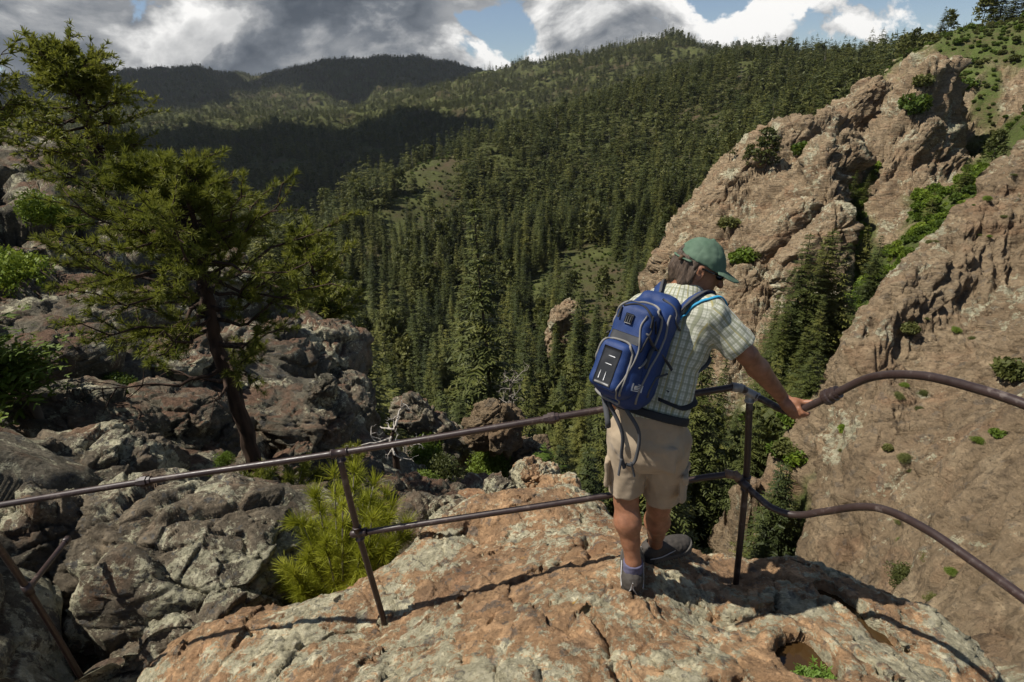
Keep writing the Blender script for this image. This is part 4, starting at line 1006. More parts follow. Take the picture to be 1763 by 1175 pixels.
# ------------------------------------------------------------------ pines near the viewpoint
class Tufts:
    def __init__(s): s.v = []; s.n = 0
    def add(s, g, pos, axis, L, w, k, spread=1.0):
        pos = np.atleast_2d(pos); axis = np.atleast_2d(axis); m = len(pos)
        d = g.normal(0, 1, (m, k, 3)); d /= np.linalg.norm(d, axis=2)[..., None]
        a = axis / (np.linalg.norm(axis, axis=1)[:, None] + 1e-9)
        d = a[:, None] * g.uniform(.25, 1.3, (m, k, 1)) + d * spread * g.uniform(.5, 1, (m, k, 1)); d /= np.linalg.norm(d, axis=2)[..., None]
        b = np.cross(d, g.normal(0, 1, (m, k, 3))); b /= np.linalg.norm(b, axis=2)[..., None] + 1e-9
        p0 = pos[:, None] - a[:, None] * g.uniform(0, .45, (m, k, 1)) * L
        l = L * g.uniform(.7, 1.1, (m, k, 1))
        tri = np.stack([p0 - b * w, p0 + b * w, p0 + d * l + b * w * .35 + np.array([0, 0, -.05]) * L, p0 + d * l - b * w * .35 + np.array([0, 0, -.05]) * L], 2)
        s.v.append(tri.reshape(-1, 3))
    def build(s, name, mat, parent):
        v = np.concatenate(s.v); f = np.arange(len(v)).reshape(-1, 4); return link(name, mesh_np(name, v, f, False, mats=[mat]), parent)
def near_pine(name, trunk, r0, prof, nb, ntw, tl, tw, tk, seed, label, mat=None, bark=None, elev=(-.15, .7), tmin=.1, twig_len=.42, side=None, forks=(), tuft_per=3, dead=0):
    g = np.random.default_rng(seed); base = np.array(trunk[0]); tr = catmull(np.array(trunk) - base, 6); m = len(tr)
    root = empty(name, base); B = MB(); T = Tufts()
    t_ = np.linspace(0, 1, m); B.tube(tr + np.c_[g.normal(0, r0 * .12, (m, 3))], r0 * (1 - .86 * t_) + .006, 9)
    H = tr[-1, 2] - tr[0, 2]; stems = [(tr, t_, 1.0)]
    for f in forks:
        ft = catmull(np.array(f) - base, 5); B.tube(ft, np.linspace(r0 * .42, .012, len(ft)), 7)
        tt = (ft[:, 2] - tr[0, 2]) / H; stems.append((ft, tt, .8))
    for b in range(nb):
        st, tt, sc = stems[0 if (len(stems) == 1 or g.random() < .7) else g.integers(1, len(stems))]
        t = tmin + (1 - tmin) * (b + g.random()) / nb
        if st is not stems[0][0]: t = g.uniform(tt[0], min(1., tt[-1]))
        p0 = np.array([np.interp(t, tt, st[:, k]) for k in range(3)])
        L = np.interp(t, *prof) * g.uniform(.55, 1.12) * sc; a = b * 2.4 + g.uniform(-.5, .5)
        if side is not None and g.random() < side[1]: a = side[0] + g.normal(0, .7)
        el = elev[0] + (elev[1] - elev[0]) * t + g.normal(0, .13)
        o = np.array([math.cos(a) * math.cos(el), math.sin(a) * math.cos(el), math.sin(el)])
        s = np.linspace(0, 1, 7); cur = g.normal(0, .12, 3)
        path = p0 + o * (s * L)[:, None] + np.array([0, 0, 1]) * (.16 * L * s ** 2 * (1 - .8 * t) - .12 * L * np.sin(s * 3.1))[:, None] + cur * (s ** 2 * L)[:, None] + np.r_[[np.zeros(3)], g.normal(0, .025 * L, (6, 3))]
        B.tube(path, np.linspace(r0 * .26 * (1.1 - t) + .012, .006, 7), 5, cap=False)
        bare = b < dead
        for q in range(ntw):
            u = g.uniform(.30, 1.0) if q else 1.0
            p1 = np.array([np.interp(u, s, path[:, k]) for k in range(3)])
            dr = o + g.normal(0, .55, 3) + np.array([0, 0, .25]); dr /= np.linalg.norm(dr)
            tlz = twig_len * g.uniform(.4, 1.1) * (.30 + .70 * min(1, L))
            p2 = p1 + dr * tlz; pm = (p1 + p2) / 2 + g.normal(0, .04, 3) * tlz
            B.tube([p1, pm, p2], [.009, .006, .004], 4, cap=False)
            if bare: continue
            us = np.linspace(1, .35, tuft_per)[:, None]
            pp = p1 + (p2 - p1) * us; T.add(g, pp, np.repeat([dr + np.array([0, 0, .35])], tuft_per, 0), tl, tw, tk)
    B.build('trunk', bark or M_BARK, root); T.build('crown', mat or M_PINE, root); tag(root, label, 'pine tree'); return root
def trk(pts, r):
    b = at_r(*pts[0], r); return [b] + [at_y(px, py, b[1]) for px, py in pts[1:]]
b1 = at_r(437, 800, 8.0)
near_pine('pine_tree', trk([(440, 806), (407, 685), (376, 599), (361, 532), (345, 471), (330, 404), (299, 375), (275, 325), (262, 285)], 8.0), .105, ([0, .2, .4, .55, .75, .9, 1], [.8, 1.05, 1.4, 1.45, 1.05, .55, .12]), 98, 9, .095, .0047, 34, 5,
          'old pine with a leaning dark trunk growing from the rocks behind the left railing', tmin=.16, elev=(-.25, .42), forks=[trk([(345, 471)], 8.0) + [at_y(*q, b1[1]) for q in ((338, 400), (325, 350), (312, 315), (304, 290))]], dead=5)
b2 = at_r(179, 312, 22.3)
near_pine('pine_tree', trk([(181, 314), (163, 255), (153, 215), (140, 165), (134, 130), (122, 105), (104, 84)], 22.3), .19, ([0, .1, .3, .45, .56, .64, .75, .9, 1], [.55, 1.0, 1.55, 1.5, .8, .75, .95, .65, .12]), 84, 9, .16, .018, 13, 6,
          'tall pine with a rounded top standing against the clouds on the left crest', tmin=.10, elev=(-.2, .35), twig_len=.75, forks=[[at_y(*q, b2[1]) for q in ((140, 165), (120, 140), (98, 118), (86, 100))]])
b3 = at_r(-70, 300, 18)
near_pine('pine_tree', trk([(-96, 330), (-102, 230), (-100, 160), (-90, 90)], 18), .15, ([0, .3, .6, .85, 1], [1.0, 1.7, 1.5, .9, .3]), 36, 7, .18, .018, 12, 8,
          'pine reaching in from the frame edge with only its outer twigs showing', tmin=.2, twig_len=.7)
near_pine('pine_tree', trk([(565, 640), (556, 590), (548, 545), (545, 500), (535, 450), (520, 405)], 17.5), .1, ([0, .4, .7, 1], [.6, 1.1, 1.0, .3]), 34, 6, .2, .018, 13, 9,
          'small pale green pine behind the old leaning pine on the rock edge', tmin=.25, twig_len=.6)
# young pine in front
def sapling():
    g = np.random.default_rng(15); base = at_y(592, 1052, 3.12); root = empty('young_pine', base); B = MB(); T = Tufts()
    tips = [(505, 985, 3.0), (530, 1000, 3.25), (520, 900, 3.2), (545, 850, 3.3), (575, 815, 3.2), (610, 808, 3.4), (645, 830, 3.3), (675, 870, 3.25), (700, 900, 3.2), (665, 940, 3.0), (620, 960, 2.95), (560, 930, 3.0), (590, 870, 3.0), (640, 890, 3.05), (600, 1000, 3.1), (550, 960, 3.3), (500, 1010, 3.15), (690, 930, 3.3), (555, 880, 3.5), (625, 860, 3.5), (655, 985, 3.15), (530, 950, 3.1), (600, 920, 3.35), (585, 845, 3.45), (665, 850, 3.5), (540, 915, 3.5)]
    for px, py, y in tips:
        tip = at_y(px, py, y) - base; mid = tip * np.array([.45, .45, .35]) + g.normal(0, .03, 3)
        pth = catmull([np.zeros(3), mid, tip], 5); B.tube(pth, np.linspace(.011, .005, len(pth)), 5, cap=False)
        d = pth[-1] - pth[-4]; d /= np.linalg.norm(d)
        T.add(g, pth[-4:] , np.repeat([d + np.array([0, 0, .3])], 4, 0), .125, .0019, 105, .9)
        for q in range(3):
            u = pth[g.integers(4, len(pth))]; dr = d + g.normal(0, .8, 3); dr /= np.linalg.norm(dr); e = u + dr * g.uniform(.06, .16)
            B.tube([u, e], [.005, .003], 4, cap=False); T.add(g, np.array([e, (e + u) / 2]), np.array([dr, dr]), .115, .0019, 90, .9)
    B.build('stem', M_GREYT, root); T.build('needles', M_SAP, root); tag(root, 'bushy young pine with bright yellow green needles behind the middle railing post', 'young pine')
sapling()
def needle_shrub(px, py, r, R, seed, label, mat, tl, tw, n=26, k=26):
    g = np.random.default_rng(seed); base = at_r(px, py, r); root = empty('pine_shrub', base); B = MB(); T = Tufts()
    for i in range(n):
        d = g.normal(0, 1, 3); d[2] = abs(d[2]) * .8 + .15; d /= np.linalg.norm(d); tip = d * R * g.uniform(.5, 1)
        B.tube([np.zeros(3), tip * .5 + g.normal(0, .03, 3), tip], [.009, .006, .003], 4, cap=False)
        T.add(g, np.array([tip, tip * .85, tip * .7]), np.repeat([d], 3, 0), tl, tw, k)
    B.build('stem', M_GREYT, root); T.build('needles', mat, root); tag(root, label, 'shrub')
needle_shrub(440, 860, 6.3, .42, 1, 'sparse grey twigged pine shrub right above the large boulder', M_PINE, .12, .005)
needle_shrub(505, 850, 6.6, .5, 2, 'dull green pine shrub between the boulder and the bright young pine', M_PINE, .12, .005)
needle_shrub(605, 800, 8.6, .4, 3, 'small dark pine shrub behind the top rail near the dead tree', M_PINE, .12, .007)
# leafy plants of the left slope
for a in [(0, 25, 690, 8.7, .75, 'leafy green shrub at the foot of the leaning young fir'), (2, 75, 390, 19, .9, 'light green shrub high on the scree under the left crest'), (2, 38, 510, 14.5, .9, 'dense green shrub at the left frame edge halfway up the scree'), (0, 130, 400, 19, .55, 'little green plant on the scree beside the light green shrub'), (0, 415, 850, 6.8, .28, 'low green plant behind the large boulder'), (2, 390, 800, 7.9, .2, 'small bright plant at the old pine\'s foot'), (0, 340, 838, 7.0, .2, 'thin green plant on the orange scree'), (2, 185, 1168, 3.9, .09, 'little green plant by the foot of the left post'), (0, 210, 690, 10.5, .45, 'dark green shrub on the shady part of the scree'), (1, 760, 835, 12, .8, 'olive shrub growing on the slope beyond the bright young pine'), (0, 725, 850, 10, .55, 'green shrub beside the ledge beyond the young pine'), (0, 310, 385, 20.5, .7, 'green bush on the crest between the two big pines'), (1, 560, 540, 17.2, .7, 'dusty green shrub on the cliff edge'), (2, 800, 800, 30, 2.2, 'bright green tree crown low in the ravine under the top rail'), (0, 845, 830, 22, 1.6, 'green bush in the ravine behind the small dark rock'), (2, 740, 815, 20, 1.3, 'green shrub under the dead tree in the ravine')]:
    place_bush(*a, surf=None)
def small_fir(px, py, r, H, R, seed, label, tilt=(0, 0), mat=None, size=.12, nwh=18):
    root = empty('young_fir', at_r(px, py, r)); root.rotation_euler = (tilt[0], tilt[1], 0)
    link('crown', conifer_mesh(seed, H, R, nwh, 9, 6, size, mat or M_BUSH, base=.12, droop=.2, taper=.7), root); link('trunk', trunk_mesh(H, .07 if H > 2 else .03, M_FBARK, seed, 8), root); tag(root, label, 'young fir')
small_fir(72, 728, 8.4, 2.5, 1.15, 3, 'leaning young fir with bright tips at the left frame edge', (rad(8), rad(-16)), M_BUSH, .085, 30)
small_fir(935, 822, 7.5, .42, .14, 4, 'tiny fir growing on the pointed rock beyond the outcrop', mat=M_BUSH, size=.035, nwh=12)
# dead bleached tree and snags
def dead_tree(px, py, r, pts, r0, nb, L, seed, label, mat, depth=4):
    g = np.random.default_rng(seed); base = at_r(px, py, r); root = empty('dead_tree', base); B = MB(); W = MB()
    tr = catmull([np.zeros(3)] + [at_y(*q, base[1]) - base for q in pts], 5); B.tube(tr, np.linspace(r0, r0 * .35, len(tr)), 8)
    def grow(p, d, L, rr, lev):
        n = 6; pth = [p]
        for i in range(n): d = d + g.normal(0, .30, 3); d /= np.linalg.norm(d); pth.append(pth[-1] + d * L / n)
        W.tube(pth, np.linspace(rr, rr * .45, n + 1), 5, cap=False)
        if lev < depth:
            for i in range(g.integers(1, 4)):
                k = g.integers(2, n + 1); dd = d + g.normal(0, .75, 3); dd /= np.linalg.norm(dd); grow(pth[k], dd, L * g.uniform(.45, .75), rr * .55, lev + 1)
    for i in range(nb):
        k = g.integers(len(tr) // 2, len(tr)); d = g.normal(0, 1, 3); d[2] = abs(d[2]) * .6; d /= np.linalg.norm(d); grow(tr[k], d, L * g.uniform(.6, 1.1), r0 * .38, 1)
    B.build('trunk', M_BARK, root); W.build('bare_branches', mat, root); tag(root, label, 'dead tree')
dead_tree(684, 812, 9.3, [(680, 780), (674, 755), (682, 735)], .07, 6, .5, 3, 'dead tree with twisted bleached branches under the top rail', M_DEAD)
dead_tree(878, 760, 30, [(878, 720), (879, 690), (880, 655)], .12, 14, 1.1, 5, 'grey bare snag standing in the ravine behind the top rail', M_GREYT, 3)
print('near', round(time.time() - T00, 1))
# ------------------------------------------------------------------ pipe railing
def metal(name, base, rough, wear=.3, wcol=(.16, .13, .11), met=0.):
    N = NT(name); p = N.pos(); n = N.noise(p, 30, 5, .65); n2 = N.noise(p, 7, 4, .6)
    m = N.mrange(N.math('ADD', N.math('MULTIPLY', n, .5), N.math('MULTIPLY', n2, .5)), .60 - wear * .12, .66 - wear * .12)
    col = N.mix(N.math('MULTIPLY', m, .8), N.mix(N.mrange(n2, .3, .7), c3(*base), c3(*[c * 1.6 for c in base])), c3(*wcol))
    N.bsdf(col, N.mrange(n, .3, .7, rough - .08, rough + .15), N.bump(n, .15, .002), .5, met); return N.m
M_PIPE = metal('brown_painted_pipe', (.024, .013, .011), .40, .34, (.10, .072, .055))
M_PIPEW = metal('worn_pipe', (.024, .014, .012), .40, .42, (.11, .085, .075))
M_GALV = metal('bare_grey_fitting', (.20, .19, .18), .45, .2, (.36, .33, .29), .3)
M_BRASS = metal('rusty_fitting', (.11, .065, .04), .45, .3, (.24, .15, .08))
RPR = .0158
YF = 2.30
rail = empty('pipe_railing', at_y(640, 1083, YF))
ro = np.array(rail.location)
def yp(px, py, y=YF): return at_y(px, py, y)
TOPL = [yp(-160, 897), yp(0, 870), yp(250, 829), yp(585, 780), yp(950, 720), yp(1195, 678), yp(1262, 667)]
def DP(l): return [at_depth(*a) for a in l]
d0 = proj(yp(1291, 678))[2]; dm0 = proj(yp(1280, 832))[2]
TOPR = [yp(1262, 667), yp(1276, 669), yp(1291, 677)] + DP([(1320, 692, d0 * .985), (1345, 705, d0 * .965), (1364, 710, d0 * .945), (1388, 702, d0 * .925), (1430, 682, d0 * .89), (1480, 657, d0 * .85), (1510, 648, d0 * .82), (1545, 645, d0 * .79), (1600, 649, d0 * .745), (1680, 669, d0 * .685), (1763, 696, d0 * .635), (1880, 745, d0 * .58)])
MIDL = [yp(622, 918), yp(760, 897), yp(1050, 853), yp(1190, 826), yp(1254, 817)]
MIDR = [yp(1254, 817), yp(1268, 820, YF - .01), yp(1280, 833, YF - .035)] + DP([(1302, 853, dm0 * .965), (1330, 875, dm0 * .945), (1370, 887, dm0 * .92), (1420, 881, dm0 * .88), (1480, 873, dm0 * .83), (1530, 880, dm0 * .79), (1600, 915, dm0 * .73), (1680, 970, dm0 * .67), (1763, 1030, dm0 * .615), (1880, 1120, dm0 * .55)])
POST1 = [yp(583, 781), yp(617, 918), yp(665, 1083)]; POST1.append(POST1[-1] * 2 - POST1[-2] * 1.0 if False else POST1[-1] + np.array([0, 0, -.12]))
POST2 = [yp(1291, 678), yp(1284, 832), yp(1267, 1003)]; POST2.append(POST2[-1] + np.array([0, 0, -.12]))
Y0 = 2.42
POST0 = [yp(-49, 879), yp(48, 1015, Y0 - .03), yp(140, 1167, Y0)]; POST0.append(POST0[-1] + np.array([0, 0, -.15]))
STUB = [POST0[1], at_depth(85, 968, 3.42), at_depth(114, 931, 3.6)]
def pipe(name, path, mat, r=RPR, smooth=6):
    B = MB(); c = catmull(path, smooth) - ro; B.tube(c, r, 18); return B.build(name, mat, rail)
pipe('top_rail', TOPL, M_PIPE); pipe('top_rail', TOPR, M_PIPEW, smooth=8); pipe('mid_rail', MIDL, M_PIPE); pipe('mid_rail', MIDR, M_PIPEW, smooth=8); pipe('mid_rail', STUB, M_PIPE)
pipe('post', POST0, M_PIPE, RPR * 1.03); pipe('post', POST1, M_PIPE); pipe('post', POST2, M_PIPEW)
def collar(name, p, ax, prof, mat, n=18):
    ax = np.asarray(ax) / np.linalg.norm(ax); B = MB(); B.lathe(p - ro, ax, [(a * RPR, b * RPR) for a, b in prof], n); return B
UNION = [(-2.4, 1.0), (-2.4, 1.35), (-1.1, 1.4), (-1.1, 1.75), (.9, 1.75), (.9, 1.4), (2.0, 1.38), (2.0, 1.0)]
TEE = [(-2.6, 1.0), (-2.6, 1.42), (-2.1, 1.42), (-2.0, 1.24), (2.0, 1.24), (2.1, 1.42), (2.6, 1.42), (2.6, 1.0)]
SLEEVE = [(-1.5, 1.0), (-1.5, 1.35), (1.5, 1.35), (1.5, 1.0)]
dl = TOPL[3] - TOPL[1]
for px, py in ((250, 829), (950, 720)): collar('coupling', yp(px, py), dl, UNION, M_PIPE, 8).build('coupling', M_PIPE, rail, smooth=False)
def tee(p, ax, bx, mat, label=None):
    B = collar('', p, ax, TEE, mat); B.lathe(p - ro, bx, [(.5 * RPR, 1.2 * RPR), (2.4 * RPR, 1.2 * RPR), (2.4 * RPR, 1.42 * RPR), (2.9 * RPR, 1.42 * RPR), (2.9 * RPR, RPR)]); o = B.build('tee_fitting', mat, rail)
    if label: o['label'] = label
tee(yp(585, 780), dl, POST1[1] - POST1[0], M_PIPE)
tee(yp(1291, 677), TOPR[3] - TOPR[1], POST2[1] - POST2[0], M_GALV, 'bare grey tee fitting on top of the corner post')
B = collar('', yp(1268, 667.5), TOPR[1] - TOPR[0], SLEEVE, M_GALV); B.build('coupling', M_GALV, rail)
# cross fitting of the middle post with its round plug
B = collar('', POST1[1], POST1[2] - POST1[1], TEE, M_PIPE); B.lathe(POST1[1] - ro, MIDL[1] - MIDL[0], [(-2.6 * RPR, .02 * RPR), (-2.6 * RPR, .8 * RPR), (-2.2 * RPR, 1.25 * RPR), (-1.2 * RPR, 1.3 * RPR), (1.6 * RPR, 1.3 * RPR), (2.3 * RPR, 1.42 * RPR), (2.8 * RPR, 1.42 * RPR), (2.8 * RPR, RPR)]); B.build('cross_fitting', M_PIPE, rail)
B = collar('', POST2[1], POST2[2] - POST2[1], TEE, M_PIPEW); B.lathe(MIDR[2] - ro, MIDR[3] - MIDR[2], [(-2.2 * RPR, RPR), (-2.2 * RPR, 1.3 * RPR), (2.2 * RPR, 1.3 * RPR), (2.2 * RPR, RPR)]); B.build('cross_fitting', M_PIPEW, rail)
B = collar('', yp(1256, 817), MIDR[1] - MIDR[0], SLEEVE, M_BRASS); B.lathe(MIDR[1] - ro, MIDR[2] - MIDR[1], [(-1.3 * RPR, 1.25 * RPR), (0, 1.42 * RPR), (1.3 * RPR, 1.3 * RPR), (1.3 * RPR, RPR)]); B.build('elbow', M_BRASS, rail)
B = collar('', POST0[1], POST0[2] - POST0[1], [(-2.2, 1.0), (-2.2, 1.42), (2.2, 1.42), (2.2, 1.0)], M_PIPEW); B.lathe(POST0[1] - ro, STUB[1] - STUB[0], [(0, 1.3 * RPR), (2.6 * RPR, 1.3 * RPR), (2.6 * RPR, RPR)]); B.build('tee_fitting', M_PIPEW, rail)
collar('', STUB[2], STUB[2] - STUB[1], [(-1.4, 1.0), (-1.4, 1.3), (1.4, 1.3), (1.4, .8), (-.5, .78)], M_PIPEW).build('coupling', M_PIPEW, rail)
# big flanged union on the curved rail
fu = at_depth(1433, 680, proj(at_depth(1430, 682, d0 * .89))[2]); fa = TOPR[8] - TOPR[7]
collar('', fu, fa, [(-2.3, 1.0), (-2.3, 1.9), (-1.9, 2.1), (-.9, 2.1), (-.6, 1.75), (-.2, 1.75), (0, 1.95), (.6, 1.95), (.8, 1.6), (1.2, 1.6), (1.3, 1.75), (1.9, 1.7), (1.9, 1.0)], M_PIPEW).build('union_fitting', M_PIPEW, rail, smooth=False)
tag(rail, 'brown iron pipe railing along the lookout rock, its far end bent into waves', 'railing')
# ------------------------------------------------------------------ the hiker
def nrm(v): v = np.asarray(v, float); return v / np.linalg.norm(v)
def s_cap(p, a, b, ra, rb):
    a = np.asarray(a, np.float32); b = np.asarray(b, np.float32); ab = b - a
    t = np.clip(((p - a) @ ab) / (ab @ ab), 0, 1); return np.linalg.norm(p - a - t[:, None] * ab, axis=1) - (ra + (rb - ra) * t)
def s_ecap(p, a, b, ra, rb, fax, k):
    """capsule flattened along the axis fax by k"""
    a = np.asarray(a, np.float32); fax = np.asarray(fax, np.float32)
    def sq(q): q = q - a; c = q @ fax; return q + (c * (k - 1))[..., None] * fax
    return s_cap(sq(p), sq(np.asarray(a, np.float32)), sq(np.asarray(b, np.float32)), ra, rb) / (1 + (k - 1) * .6)
def s_ell(p, c, R, r):
    """ellipsoid, rows of R its axes"""
    q = (p - np.asarray(c, np.float32)) @ np.asarray(R, np.float32).T / np.asarray(r, np.float32)
    k = np.linalg.norm(q, axis=1); return (k - 1) * float(np.min(r)) * np.where(k < 1, 1, 1.15)
def s_box(p, c, R, hs, rnd=.01):
    q = np.abs((p - np.asarray(c, np.float32)) @ np.asarray(R, np.float32).T) - (np.asarray(hs, np.float32) - rnd)
    return np.linalg.norm(np.maximum(q, 0), axis=1) + np.minimum(q.max(1), 0) - rnd
def smin(a, b, k):
    h = np.clip(.5 + .5 * (b - a) / k, 0, 1); return b + (a - b) * h - k * h * (1 - h)
def smax(a, b, k): return -smin(-a, -b, k)
def s_chain(p, pts, rs, k=.01):
    d = None
    for i in range(len(pts) - 1):
        e = s_cap(p, pts[i], pts[i + 1], rs[i], rs[i + 1]); d = e if d is None else smin(d, e, k)
    return d
def sdf_mesh(fn, lo, hi, h, B=8):
    lo = np.asarray(lo, float); hi = np.asarray(hi, float)
    nb = np.ceil((hi - lo) / (h * B)).astype(int); n = nb * B
    bi = np.stack(np.meshgrid(*[np.arange(k) for k in nb], indexing='ij'), -1).reshape(-1, 3)
    cd = fn((lo + (bi + .5) * B * h).astype(np.float32))
    keep = np.abs(cd) < B * h * 1.25
    Fd = np.repeat(np.repeat(np.repeat(np.where(cd > 0, 1., -1.).reshape(nb).astype(np.float32), B, 0), B, 1), B, 2)
    loc = np.stack(np.meshgrid(*[np.arange(B)] * 3, indexing='ij'), -1).reshape(-1, 3)
    kb = bi[keep]
    for s in range(0, len(kb), 400):
        idx = (kb[s:s + 400, None] * B + loc[None]).reshape(-1, 3)
        Fd[idx[:, 0], idx[:, 1], idx[:, 2]] = fn((lo + idx * h).astype(np.float32))
    nx, ny, nz = Fd.shape; ins = Fd < 0
    cnt = np.zeros((nx - 1, ny - 1, nz - 1), np.int8)
    cor = [(a, b, c) for a in (0, 1) for b in (0, 1) for c in (0, 1)]
    sl = lambda A, o: A[o[0]:nx - 1 + o[0], o[1]:ny - 1 + o[1], o[2]:nz - 1 + o[2]]
    for o in cor: cnt += sl(ins, o)
    ci = np.argwhere((cnt > 0) & (cnt < 8)); vid = np.full(cnt.shape, -1, np.int64); vid[ci[:, 0], ci[:, 1], ci[:, 2]] = np.arange(len(ci))
    acc = np.zeros((len(ci), 3)); w = np.zeros(len(ci))
    for o in cor:
        for ax in range(3):
            if o[ax]: continue
            o2 = list(o); o2[ax] = 1
            a = Fd[ci[:, 0] + o[0], ci[:, 1] + o[1], ci[:, 2] + o[2]]; b = Fd[ci[:, 0] + o2[0], ci[:, 1] + o2[1], ci[:, 2] + o2[2]]
            m = (a < 0) != (b < 0); t = np.where(m, a / np.where(m, a - b, 1), 0)
            q = np.tile(np.array(o, float), (len(ci), 1)); q[:, ax] = t; acc[m] += q[m]; w[m] += 1
    v = lo + (ci + acc / w[:, None]) * h
    fs = []
    for ax in range(3):
        sa = [slice(None)] * 3; sb = [slice(None)] * 3; sa[ax] = slice(0, -1); sb[ax] = slice(1, None)
        A, Bb = ins[tuple(sa)], ins[tuple(sb)]
        e = np.argwhere(A != Bb); u, w_ = (ax + 1) % 3, (ax + 2) % 3
        e = e[(e[:, u] > 0) & (e[:, w_] > 0) & (e[:, u] < Fd.shape[u] - 1) & (e[:, w_] < Fd.shape[w_] - 1)]
        fl = A[e[:, 0], e[:, 1], e[:, 2]]
        def vv(du, dw):
            q = e.copy(); q[:, u] -= du; q[:, w_] -= dw; return vid[q[:, 0], q[:, 1], q[:, 2]]
        f = np.stack([vv(1, 1), vv(0, 1), vv(0, 0), vv(1, 0)], 1); f[~fl] = f[~fl][:, ::-1]; fs.append(f)
    f = np.concatenate(fs); f = f[(f >= 0).all(1)]
    return v, f
def relax(v, f, it=2, lam=.5):
    for _ in range(it):
        s = np.zeros_like(v); c = np.zeros(len(v))
        for a, b in ((0, 1), (1, 2), (2, 3), (3, 0)):
            np.add.at(s, f[:, a], v[f[:, b]]); np.add.at(s, f[:, b], v[f[:, a]]); np.add.at(c, f[:, a], 1); np.add.at(c, f[:, b], 1)
        v = v + lam * (s / np.maximum(c, 1)[:, None] - v)
    return v

Y = at_y
g1 = on_fg(1092, 1012); g2 = on_fg(1132, 962)
PR = np.array([g1[0], g1[1], g1[2]])
person = empty('person', PR)
tag(person, 'hiker in a green cap leaning on the railing, carrying a blue backpack, seen from behind', 'person')
# joints
HD = Y(1203, 464, 2.31)                                    # middle of the head
hf = nrm((.90, -.20, -.36)); hu = nrm(np.array([.33, .02, .94]) - hf * (np.array([.30, .10, .95]) @ hf)); hr = np.cross(hf, hu)
tf = nrm((math.sin(rad(38)), math.cos(rad(38)), 0)); tft = tf; trr = np.array([tf[1], -tf[0], 0])   # torso facing, its right
PEL = Y(1117, 745, 2.14); WA = Y(1124, 690, 2.14); CH = Y(1158, 560, 2.25); NK = Y(1180, 505, 2.29)
ut = nrm(CH - WA); tff = nrm(tf - ut * (tf @ ut)); tr_ = np.cross(tff, ut); tf = nrm((math.sin(rad(22)), math.cos(rad(22)), 0)); trr = np.array([tf[1], -tf[0], 0])
SR = Y(1222, 541, 2.14); SL = CH * 2 - SR + ut * .10; SL = CH + (CH - SR) * .92 + np.array([0, .02, .10])
ER = Y(1286, 611, 2.11); WR = Y(1354, 683, 2.17)
EL = SL + np.array([-.02, .10, -.27]); WL = np.array([.47, 2.29, -1.37])
LHp = PEL + trr * -.088 + np.array([0, 0, -.02]); RHp = PEL + trr * .088 + np.array([0, 0, -.02])
LK = Y(1078, 862, 2.16); RK_ = Y(1134, 872, 2.22)
LA = Y(1090, 968, 2.08); RA = Y(1128, 940, g2[1] + .0)
# hand on the rail
gp = catmull(TOPR, 8); gx, gy, _ = proj_many(gp); ig = int(np.argmin(np.hypot(gx - 1371, gy - 707))); GC = gp[ig]; ga = nrm(gp[ig + 2] - gp[ig - 2])
if ga[0] < 0: ga = -ga
gn1 = nrm((WR - GC) - ga * ((WR - GC) @ ga)); gn2 = np.cross(ga, gn1)
if gn2 @ (-GC) < 0: gn2 = -gn2                              # towards the viewer's side
WR = GC + gn1 * .062 - ga * .030
def around(th, al, r): return GC + gn1 * (math.cos(th) * r) + gn2 * (math.sin(th) * r) + ga * al
FING = []
for i, (L, r_) in enumerate(((1.0, .0088), (1.08, .0092), (1.0, .0088), (.84, .0078))):
    al = .022 - i * .0185; rr = RPR + r_ * .95
    FING.append(([around(t * L + .25, al + t * .006, rr + (.012 if t < .3 else 0)) for t in (0., .9, 1.8, 2.7, 3.3)], [r_ * 1.15, r_ * 1.1, r_, r_ * .95, r_ * .8]))
TH = [around(.1, .005, RPR + .028), around(-.35, .030, RPR + .016), around(-.6, .052, RPR + .010), around(-.75, .072, RPR + .009)]
def hand(p, W, c0, c1, fing, th):
    d = s_cap(p, W, c0, .026, .031); d = smin(d, s_cap(p, c0, c1, .027, .024), .02)
    for pts, rs in fing: d = smin(d, s_chain(p, pts, rs, .006), .007)
    return smin(d, s_chain(p, th, [.015, .0125, .011, .009], .006), .010)
HC0 = around(.35, -.012, RPR + .024); HC1 = around(.15, .016, RPR + .018)
